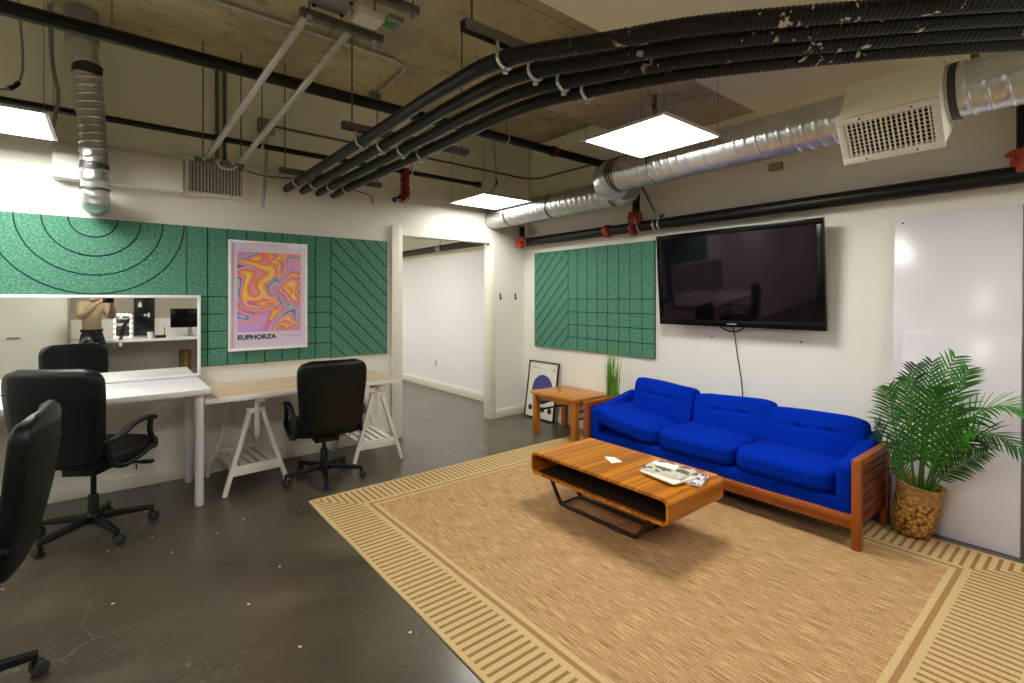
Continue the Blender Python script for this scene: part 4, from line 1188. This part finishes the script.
# ================================================================== OFFICE CHAIRS
def make_chair(label, loc, face, dz=0.0):
    """face: heading of the seat in degrees, clockwise from +Y"""
    t = thing('office_chair',label,'office chair',(loc[0],loc[1],0),R(-face),'black leather office chairs')
    zs = .455+dz
    # seat
    def sfn(q,w):
        w = Vector(w); w.z += .012*(1-q.x*q.x)*max(0,q.z); 
        if q.y > .5: w.z -= .05*(q.y-.5)**2*4*.5
        return w
    o = puff('seat',M['leather'],t,(.50,.49,.10),5,14,sfn,loc=(0,0,0)); o.location = (0,.035,zs-.01)
    # backrest: padded shell with a seam across the head cushion
    H = .55; nu, nv = 14, 26
    def prof(v):   # centre line y(z), half thickness, half width
        y = -.235-.085*v-.018*math.sin(PI*v)
        th = .034+.004*math.sin(PI*v)
        if v > .93: th *= math.sqrt(max(.08,1-((v-.93)/.07)**2))
        if v < .06: th *= .55+.45*(v/.06)
        hw = .208+.036*min(1,v/.7)
        return y, th, hw
    vs = []; fs = []
    seg = 28
    for j in range(nv+1):
        v = j/nv; y,th,hw = prof(v)
        rz_ = .10
        z0 = zs-.02+v*H
        corner = 0
        if v > .85: corner = (1-math.sqrt(max(0,1-((v-.85)/.15)**2)))*.085
        if v < .14: corner = (1-math.sqrt(max(0,1-((.14-v)/.14)**2)))*.06
        hw -= corner
        for k in range(seg):
            a = 2*PI*k/seg; ca, sa = math.cos(a), math.sin(a)
            n_ = 7.0; k_ = (abs(ca)**n_+abs(sa)**n_)**(-1/n_)
            x = hw*ca*k_; dy = th*sa*k_
            vs.append((x, y+dy+.028*(x/.24)**2, z0))
    for j in range(nv):
        for k in range(seg):
            k2 = (k+1)%seg; fs.append((j*seg+k,j*seg+k2,(j+1)*seg+k2,(j+1)*seg+k))
    fs.append(tuple(range(seg))[::-1]); fs.append(tuple(range(nv*seg,(nv+1)*seg)))
    m = MB().add(vs,fs); bk = m.build('backrest',M['leather'],t,world=False,smooth=True,auto=80)
    # stitched seam of the head cushion, rear
    ys,ths,hws = prof(.76)
    P = [Vector((x, ys-ths*1.0+.028*(x/.24)**2-.001, zs-.02+.76*H)) for x in [-.235+.0235*i for i in range(21)]]
    MB().tube(P,.0028,6).build('seam',M['mesh'],bk,world=False,smooth=True)
    # arms
    for s in (-1,1):
        x = s*.256
        P = catmull([(s*.232,-.245,zs+.115),(x,-.18,zs+.128),(x,-.08,zs+.165),(x,.01,zs+.178),(x,.10,zs+.176),(x,.142,zs+.162)],6)
        m = MB()
        for a,b in zip(P,P[1:]): m.beam(a,b,.040,.020)
        for p in P: m.lathe([(.0198,-.010),(.0198,.010)],p,10)
        a_ = m.build('armrest',M['black'],t,world=False,bevel=.004)
        Q = catmull([(x,.105,zs+.165),(x,.10,zs+.09),(x,.135,zs+.02),(s*.256,.145,zs-.01)],6)
        MB().tube(Q,[.016]*len(Q),10).build('arm_post',M['black'],a_,world=False,smooth=True)
        Q = catmull([(s*.256,.148,zs-.005),(s*.256,.03,zs-.032),(s*.250,-.12,zs-.05),(s*.232,-.19,zs-.02),(s*.222,-.215,zs+.05),(s*.228,-.235,zs+.115)],6)
        MB().tube(Q,.016,10).build('arm_loop',M['black'],a_,world=False,smooth=True)
    # mechanism
    MB().box(-.09,.09,-.12,.10,zs-.115,zs-.07).build('tilt_mechanism',M['black'],t,world=False,bevel=.008)
    MB().tube([(.0,.08,zs-.10),(.0,.13,zs-.10)],.032,14).build('tension_knob',M['black'],t,world=False,smooth=True)
    m = MB().tube([(.08,.02,zs-.092),(.25,.05,zs-.088)],.007,8); m.box(.23,.30,.035,.07,zs-.098,zs-.082)
    m.tube([(.21,.045,zs-.09),(.212,.045,zs-.135)],.004,6)
    m.build('height_lever',M['black'],t,world=False)
    MB().lathe([(.0145,.22),(.0145,zs-.10)],(0,0,0),14).build('gas_lift',M['black'],t,world=False,smooth=True)
    MB().lathe([(.030,.075),(.030,.09),(.026,.23),(.024,.235)],(0,0,0),18).build('column_sleeve',M['black'],t,world=False,smooth=True)
    return t, zs
def add_base(t, rot):
    m = MB().lathe([(.042,.07),(.045,.12),(.03,.135)],(0,0,0),16)
    tips = []
    for k in range(5):
        a = rot+2*PI*k/5; d = Vector((math.cos(a),math.sin(a),0)); p = Vector((-d.y,d.x,0))
        b0 = d*.03; b1 = d*.295
        m.hexa([b0-p*.024+Vector((0,0,.082)),b0+p*.024+Vector((0,0,.082)),b1+p*.014+Vector((0,0,.066)),b1-p*.014+Vector((0,0,.066))],
               [b0-p*.018+Vector((0,0,.122)),b0+p*.018+Vector((0,0,.122)),b1+p*.012+Vector((0,0,.092)),b1-p*.012+Vector((0,0,.092))])
        tips.append((d,p))
    m.build('star_base',M['black'],t,world=False,bevel=.004)
    rg = random.Random(int(rot*100))
    for d,p in tips:
        c = d*.285
        m = MB().tube([c+Vector((0,0,.045)),c+Vector((0,0,.075))],.010,8)
        a = rg.uniform(0,2*PI); ax = Vector((math.cos(a),math.sin(a),0)); tr = Vector((-ax.y,ax.x,0))*.014
        m.hexa([c+tr-ax*.012-Vector((0,0,-.02)),c+tr+ax*.012-Vector((0,0,-.02)),c-tr+ax*.012+Vector((0,0,.035)),c-tr-ax*.012+Vector((0,0,.035))],
               [c+tr-ax*.012+Vector((0,0,.045)),c+tr+ax*.012+Vector((0,0,.045)),c-tr+ax*.012+Vector((0,0,.052)),c-tr-ax*.012+Vector((0,0,.052))])
        cs = m.build('caster',M['black'],t,world=False)
        w = c+tr*.9+Vector((0,0,.0265))
        q = MB()
        for s in (-1,1):
            q.tube([w+ax*s*.006,w+ax*s*.008,w+ax*s*.020,w+ax*s*.023],[.0255,.0262,.0262,.021],18)
        q.build('wheel',M['castergrey'],cs,world=False,smooth=True,auto=40)
def chair(label, loc, face, dz, base_rot):
    t,_ = make_chair(label, loc, face, dz)
    add_base(t, R(base_rot)+R(face))
    return t
chair('black leather office chair seen from behind at the long white desk',(-.085,3.865),33,.04,220)
chair('black leather office chair pushed in at the oak trestle desk, facing away',(1.29,3.925),6,-.028,255)
chair('black leather office chair at the left edge, nearest the camera, seen edge-on',(-.505,2.50),-86,.022,8)

# ================================================================== BEHIND THE CAMERA (seen in the mirror)
t = thing('white_cabinet','tall white cabinet with a black bar handle, reflected at the left of the mirror','cabinet',(-1.25,-.86,0))
MB().box(-2.0,-.50,-1.22,-.53,0,2.2).build('body',mat('cabinet_side_beige',(196,184,160),.6,var=.02),t,bevel=.004)
MB().box(-1.255,-.505,-.529,-.508,.05,2.19).build('door',M['trim'],t,bevel=.003)
d2 = MB().box(-1.995,-1.26,-.529,-.508,.05,2.19).build('door',M['trim'],t,bevel=.003)
h_ = MB().box(-1.125,-.995,-.49,-.48,.855,.870).box(-1.12,-1.11,-.508,-.49,.857,.868).box(-1.01,-1.0,-.508,-.49,.857,.868)
h_.build('handle',M['black'],t,bevel=.002)
t = thing('counter_desk','long white counter along the wall behind the photographer, seen in the mirror','desk',(.8,-.85,0))
MB().box(-.48,2.4,-1.24,-.50,.735,.772).build('counter_top',M['white'],t,bevel=.003)
for x in (-.44,1.35,2.36):
    for y in (-.55,-1.18): MB().lathe([(.02,0),(.02,.735)],(x,y,0),14).build('leg',M['white'],t,smooth=True,auto=40)
CZ = .7725
t = thing('vanity_mirror','small lit vanity mirror ringed with white bulbs on the counter, seen in the mirror','mirror',(.14,-.83,CZ))
m = MB(); m.box(.02,.25,-.86,-.835,CZ+.004,CZ+.40); m.build('frame',M['white'],t,bevel=.004)
MB().box(.05,.22,-.834,-.832,CZ+.045,CZ+.36).build('mirror_glass',M['mirror'],t)
bl = emit('vanity_bulb_glow',(255,244,225),4.0)
for k in range(5):
    z = CZ+.035+k*.083
    for x in (.033,.237):
        puff('bulb',bl,t,(.026,.026,.026),2,3,loc=(x,-.825,z))
for x in (.085,.135,.185):
    puff('bulb',bl,t,(.026,.026,.026),2,3,loc=(x,-.825,CZ+.383))
MB().box(.06,.21,-.90,-.80,CZ,CZ+.006).build('stand',M['white'],t)
t = thing('black_wall_board','tall black board with white marks on the wall behind the counter, seen in the mirror','board',(.42,-1.23,1.15))
MB().box(.285,.565,-1.245,-1.215,CZ+.02,1.62).build('board',mat('black_gloss_board',(18,18,22),.25),t,bevel=.003)
m = MB().box(.345,.39,-1.2145,-1.2135,1.27,1.33).box(.36,.38,-1.2145,-1.2135,1.33,1.36).box(.42,.45,-1.2145,-1.2135,1.12,1.15).box(.47,.50,-1.2145,-1.2135,1.10,1.17)
m.build('white_marks',M['paper'],t)
t = thing('monitor','black computer monitor standing on the counter, seen at the right of the mirror','monitor',(.96,-.85,CZ))
MB().box(.76,1.16,-.87,-.84,.925,1.245).build('screen',M['bezel'],t,bevel=.004)
MB().hexa([(1.0,-.87,CZ+.01),(1.08,-.87,CZ+.01),(1.08,-.85,CZ+.01),(1.0,-.85,CZ+.01)],[(1.02,-.885,.98),(1.06,-.885,.98),(1.06,-.871,.98),(1.02,-.871,.98)]).build('stand_neck',M['greybox'],t)
MB().box(.95,1.13,-.93,-.78,CZ,CZ+.01).build('stand_foot',M['greybox'],t,bevel=.003)
m = MB().lathe([(.036,CZ),(.043,CZ+.10),(.040,CZ+.10),(.034,CZ+.006)],(.48,-.72,0),20)
tag(m.build('paper_cup',M['paper'],smooth=True,auto=40),'white paper cup on the counter beside the black box, seen in the mirror','cup')
t = thing('router_box','flat black box with an antenna on the counter, seen in the mirror','router',(.62,-.72,CZ))
MB().box(.55,.69,-.80,-.66,CZ,CZ+.045).build('case',M['black'],t,bevel=.006)
MB().tube([(.675,-.78,CZ+.04),(.68,-.79,CZ+.17)],.006,8).build('antenna',M['black'],t)
t = thing('gimbal_stand','black jointed clamp arm with a white grip on the counter edge, seen in the mirror','stand',(.16,-.56,CZ))
MB().tube([(.10,-.472,CZ-.09),(.10,-.472,CZ+.01)],.022,12).build('white_grip',M['white'],t,smooth=True)
P = catmull([(.10,-.472,CZ+.01),(.13,-.50,CZ+.10),(.15,-.52,CZ+.2),(.22,-.55,CZ+.31)],6)
MB().tube(P,[.022-.0006*i for i in range(len(P))],10).build('jointed_arm',M['black'],t,smooth=True)
MB().tube([(.22,-.55,CZ+.31),(.27,-.56,CZ+.37)],.010,8).build('holder_tip',M['zinc'],t,smooth=True)
t = thing('storage_box','brown cardboard box standing under the counter, seen at the mirror\'s right','box',(.98,-1.0,0))
MB().box(.91,1.07,-1.18,-.95,.0,.52).build('carton',mat('brown_cardboard',(126,96,62),.85),t,bevel=.004)
MB().box(.97,1.01,-.949,-.948,.02,.52).build('tape',mat('packing_tape',(160,128,84),.3),t)

# ---- the photographer
def skinned(name, joints, edges, mt, parent=None, root=0, sub=2):
    me = bpy.data.meshes.new(name); me.from_pydata([j[0] for j in joints],edges,[])
    o = bpy.data.objects.new(name,me); COL.objects.link(o)
    sk = o.modifiers.new('skin','SKIN'); sk.use_smooth_shade = True; sk.branch_smoothing = .3
    for i,j in enumerate(joints):
        v = me.skin_vertices[0].data[i]; r = j[1]; v.radius = r if isinstance(r,tuple) else (r,r); v.use_root = (i == root)
    ss = o.modifiers.new('sub','SUBSURF'); ss.levels = sub; ss.render_levels = sub
    dg = bpy.context.evaluated_depsgraph_get(); dg.update()
    m2 = bpy.data.meshes.new_from_object(o.evaluated_get(dg)); m2.name = name
    o.modifiers.clear(); o.data = m2
    m2.materials.clear(); m2.materials.append(mt)
    for p in m2.polygons: p.use_smooth = True
    if parent: o.parent = parent
    return o
# local frame: faces +Y, feet at z = 0, camera held at (0,.28,1.42)
PL = (-.215,-.31,0); PRZ = R(-36)
person = thing('person','standing person in a khaki shirt and dark trousers holding a camera, reflected in the mirror','person',PL,PRZ)
J = [((0,-.02,.92),(.115,.085)),((0,-.015,1.02),(.105,.075)),((0,-.03,1.18),(.125,.085)),((0,-.03,1.30),(.125,.08)),((0,-.015,1.385),(.05,.05)),((0,.0,1.435),(.047,.047)),
     ((0,.02,1.50),(.068,.075)),((0,.02,1.57),(.075,.09)),((0,.012,1.63),(.06,.075)),
     ((-.15,-.025,1.325),(.052,.05)),((-.215,.09,1.13),(.042,.042)),((-.10,.235,1.345),(.027,.024)),
     ((.15,-.025,1.325),(.052,.05)),((.20,.10,1.12),(.042,.042)),((.095,.245,1.335),(.027,.024)),
     ((-.085,-.02,.86),(.082,.082)),((-.095,.005,.47),(.055,.058)),((-.10,-.03,.10),(.036,.038)),((-.10,.0,.045),(.036,.034)),((-.11,.12,.03),(.036,.024)),
     ((.085,-.02,.86),(.082,.082)),((.10,.0,.47),(.055,.058)),((.11,-.03,.10),(.036,.038)),((.11,.0,.045),(.036,.034)),((.125,.12,.03),(.036,.024)),
     ((-.062,.27,1.385),(.030,.016)),((.062,.275,1.385),(.030,.016)),
     ((0,.118,1.548),(.013,.013))]
E_ = [(0,1),(1,2),(2,3),(3,4),(4,5),(5,6),(6,7),(7,8),(3,9),(9,10),(10,11),(3,12),(12,13),(13,14),(0,15),(15,16),(16,17),(17,18),(18,19),(0,20),(20,21),(21,22),(22,23),(23,24),(11,25),(14,26)]
J = J[:-1]
hands = [(25,-1),(26,1)]
for hi, s in hands:
    h0 = Vector(J[hi][0])
    for k in range(4):
        b = len(J)
        p0 = h0+Vector((-s*.004,.012,.026-.019*k)); L = (.030,.034,.032,.024)[k]
        p1 = p0+Vector((-s*L*.55,L*.75,.003)); p2 = p1+Vector((-s*L*.85,L*.15,0)); p3 = p2+Vector((-s*.018,-.010,-.002))
        J += [(tuple(p0),(.0095,.009)),(tuple(p1),(.0088,.0085)),(tuple(p2),(.008,.0078)),(tuple(p3),(.007,.0068))]
        E_ += [(hi,b),(b,b+1),(b+1,b+2),(b+2,b+3)]
    b = len(J)
    p0 = h0+Vector((-s*.008,-.012,.020)); p1 = p0+Vector((-s*.024,-.010,.012)); p2 = p1+Vector((-s*.022,.006,.006))
    J += [(tuple(p0),(.011,.011)),(tuple(p1),(.0095,.0095)),(tuple(p2),(.0085,.0085))]
    E_ += [(hi,b),(b,b+1),(b+1,b+2)]
body = skinned('body',J,E_,M['skin'],person,0,2)
# face
for s in (-1,1):
    e_ = puff('eye',M['paper'],person,(.022,.012,.010),2,4,loc=(0,0,0)); e_.location = (s*.030,.096,1.572)
    i_ = puff('iris',M['hair'],e_,(.010,.005,.010),2,3); i_.location = (0,.0045,0)
    q = puff('ear',M['skin'],person,(.018,.035,.055),2.5,5); q.location = (s*.078,.012,1.565)
q = puff('nose',M['skin'],person,(.026,.034,.046),2.2,5); q.location = (0,.112,1.552); q.rotation_euler = (R(-18),0,0)
q = puff('mouth',mat('lips',(160,88,80),.5),person,(.046,.012,.014),2.2,5); q.location = (0,.098,1.513)
def hairfn(q,w):
    n = noise.noise(Vector((w.x*60,w.y*60,w.z*14)))
    w = Vector(w)*(1+n*.07)
    if q.y > .15: w.z = max(w.z,.030+.022*math.sin(w.x*60)*.4)
    elif q.z < -.2 and abs(q.x) > .6: w.z = max(w.z,-.035)
    return w
q = puff('hair',M['hair'],person,(.176,.205,.205),2.3,14,hairfn); q.location = (0,-.008,1.592)
# clothes (child shells around the same skeleton)
SJ = [((0,-.02,.85),(.140,.114)),((0,-.015,1.02),(.122,.092)),((0,-.03,1.18),(.145,.104)),((0,-.03,1.30),(.140,.095)),((0,-.018,1.368),(.070,.066)),
      ((-.155,-.025,1.322),(.068,.066)),((-.217,.09,1.13),(.058,.058)),((-.112,.222,1.335),(.036,.034)),
      ((.155,-.025,1.322),(.068,.066)),((.202,.10,1.12),(.058,.058)),((.107,.232,1.325),(.036,.034))]
SE = [(0,1),(1,2),(2,3),(3,4),(3,5),(5,6),(6,7),(3,8),(8,9),(9,10)]
sh_ = skinned('shirt',SJ,SE,M['khaki'],person,0,2)
for v in sh_.data.vertices:
    n = noise.noise(v.co*9)*.012+noise.noise(v.co*24)*.004
    v.co += v.normal*n
TJ = [((0,-.02,.985),(.118,.092)),((0,-.02,.90),(.122,.098)),((-.088,-.02,.84),(.096,.096)),((-.098,.005,.47),(.075,.078)),((-.103,-.025,.10),(.062,.066)),((-.103,-.022,.06),(.062,.068)),
      ((.088,-.02,.84),(.096,.096)),((.104,.0,.47),(.075,.078)),((.113,-.025,.10),(.062,.066)),((.113,-.022,.06),(.062,.068))]
TE = [(0,1),(1,2),(2,3),(3,4),(4,5),(1,6),(6,7),(7,8),(8,9)]
tr_ = skinned('trousers',TJ,TE,M['navy'],person,0,2)
for v in tr_.data.vertices: v.co += v.normal*noise.noise(v.co*12)*.006
bp_ = []
for zz in (.925,.962):
    for q in range(32):
        a = 2*PI*q/32; bp_.append((.142*math.cos(a), -.02+.112*math.sin(a), zz))
MB().add(bp_,[(q,(q+1)%32,32+(q+1)%32,32+q) for q in range(32)]).build('belt',M['black'],person,world=False,smooth=True)
cl_ = [(.066*math.cos(2*PI*q/20), -.006+.064*math.sin(2*PI*q/20), 1.385+.012*math.sin(2*PI*q/20)) for q in range(21)]
MB().tube(cl_,.013,8).build('collar',M['khaki'],person,world=False,smooth=True)
for s,x in ((-1,-.105),(1,.118)):
    q = puff('shoe',M['black'],person,(.095,.27,.085),3,8,lambda q,w: Vector((w.x,w.y,w.z*(1-.35*max(0,q.y))))); q.location = (x,.045,.041)
# camera in the hands (behind the lens position)
ct = thing('handheld_camera','black camera held up by the person reflected in the mirror','camera',PL,PRZ)
MB().box(-.068,.068,.255,.322,1.350,1.428).build('camera_body',M['black'],ct,world=False,bevel=.008)
MB().box(-.028,.028,.262,.315,1.428,1.452).build('viewfinder_hump',M['black'],ct,world=False,bevel=.006)
MB().tube([(0,.322,1.388),(0,.352,1.388)],[.036,.034],22).build('lens',M['bezel'],ct,world=False,smooth=True,auto=40)
MB().tube([(.048,.285,1.428),(.048,.285,1.436)],.010,12).build('shutter_button',M['zinc'],ct,world=False,smooth=True)

# ================================================================== CAMERA / RENDER LOOK
cam = bpy.data.cameras.new('camera'); co = bpy.data.objects.new('camera',cam); COL.objects.link(co)
co.location = (0,0,1.40); co.rotation_euler = (R(90),0,R(-39.07))
cam.sensor_width = 36; cam.lens = 492.9*36/1024; cam.shift_y = -(341.5-299.36)/1024; cam.clip_start = .02
S.camera = co
wd = bpy.data.worlds.new('world'); S.world = wd; wd.use_nodes = True
wd.node_tree.nodes['Background'].inputs[0].default_value = (.5,.5,.5,1); wd.node_tree.nodes['Background'].inputs[1].default_value = .0
S.view_settings.view_transform = 'Standard'; S.view_settings.look = 'None'; S.view_settings.gamma = 1; S.view_settings.use_curve_mapping = False
S.view_settings.exposure = 0.52
try:
    S.cycles.use_denoising = True; S.cycles.max_bounces = 10; S.cycles.diffuse_bounces = 6; S.cycles.glossy_bounces = 5
    S.cycles.caustics_reflective = False; S.cycles.caustics_refractive = False
    S.cycles.sample_clamp_indirect = 8
except Exception: pass
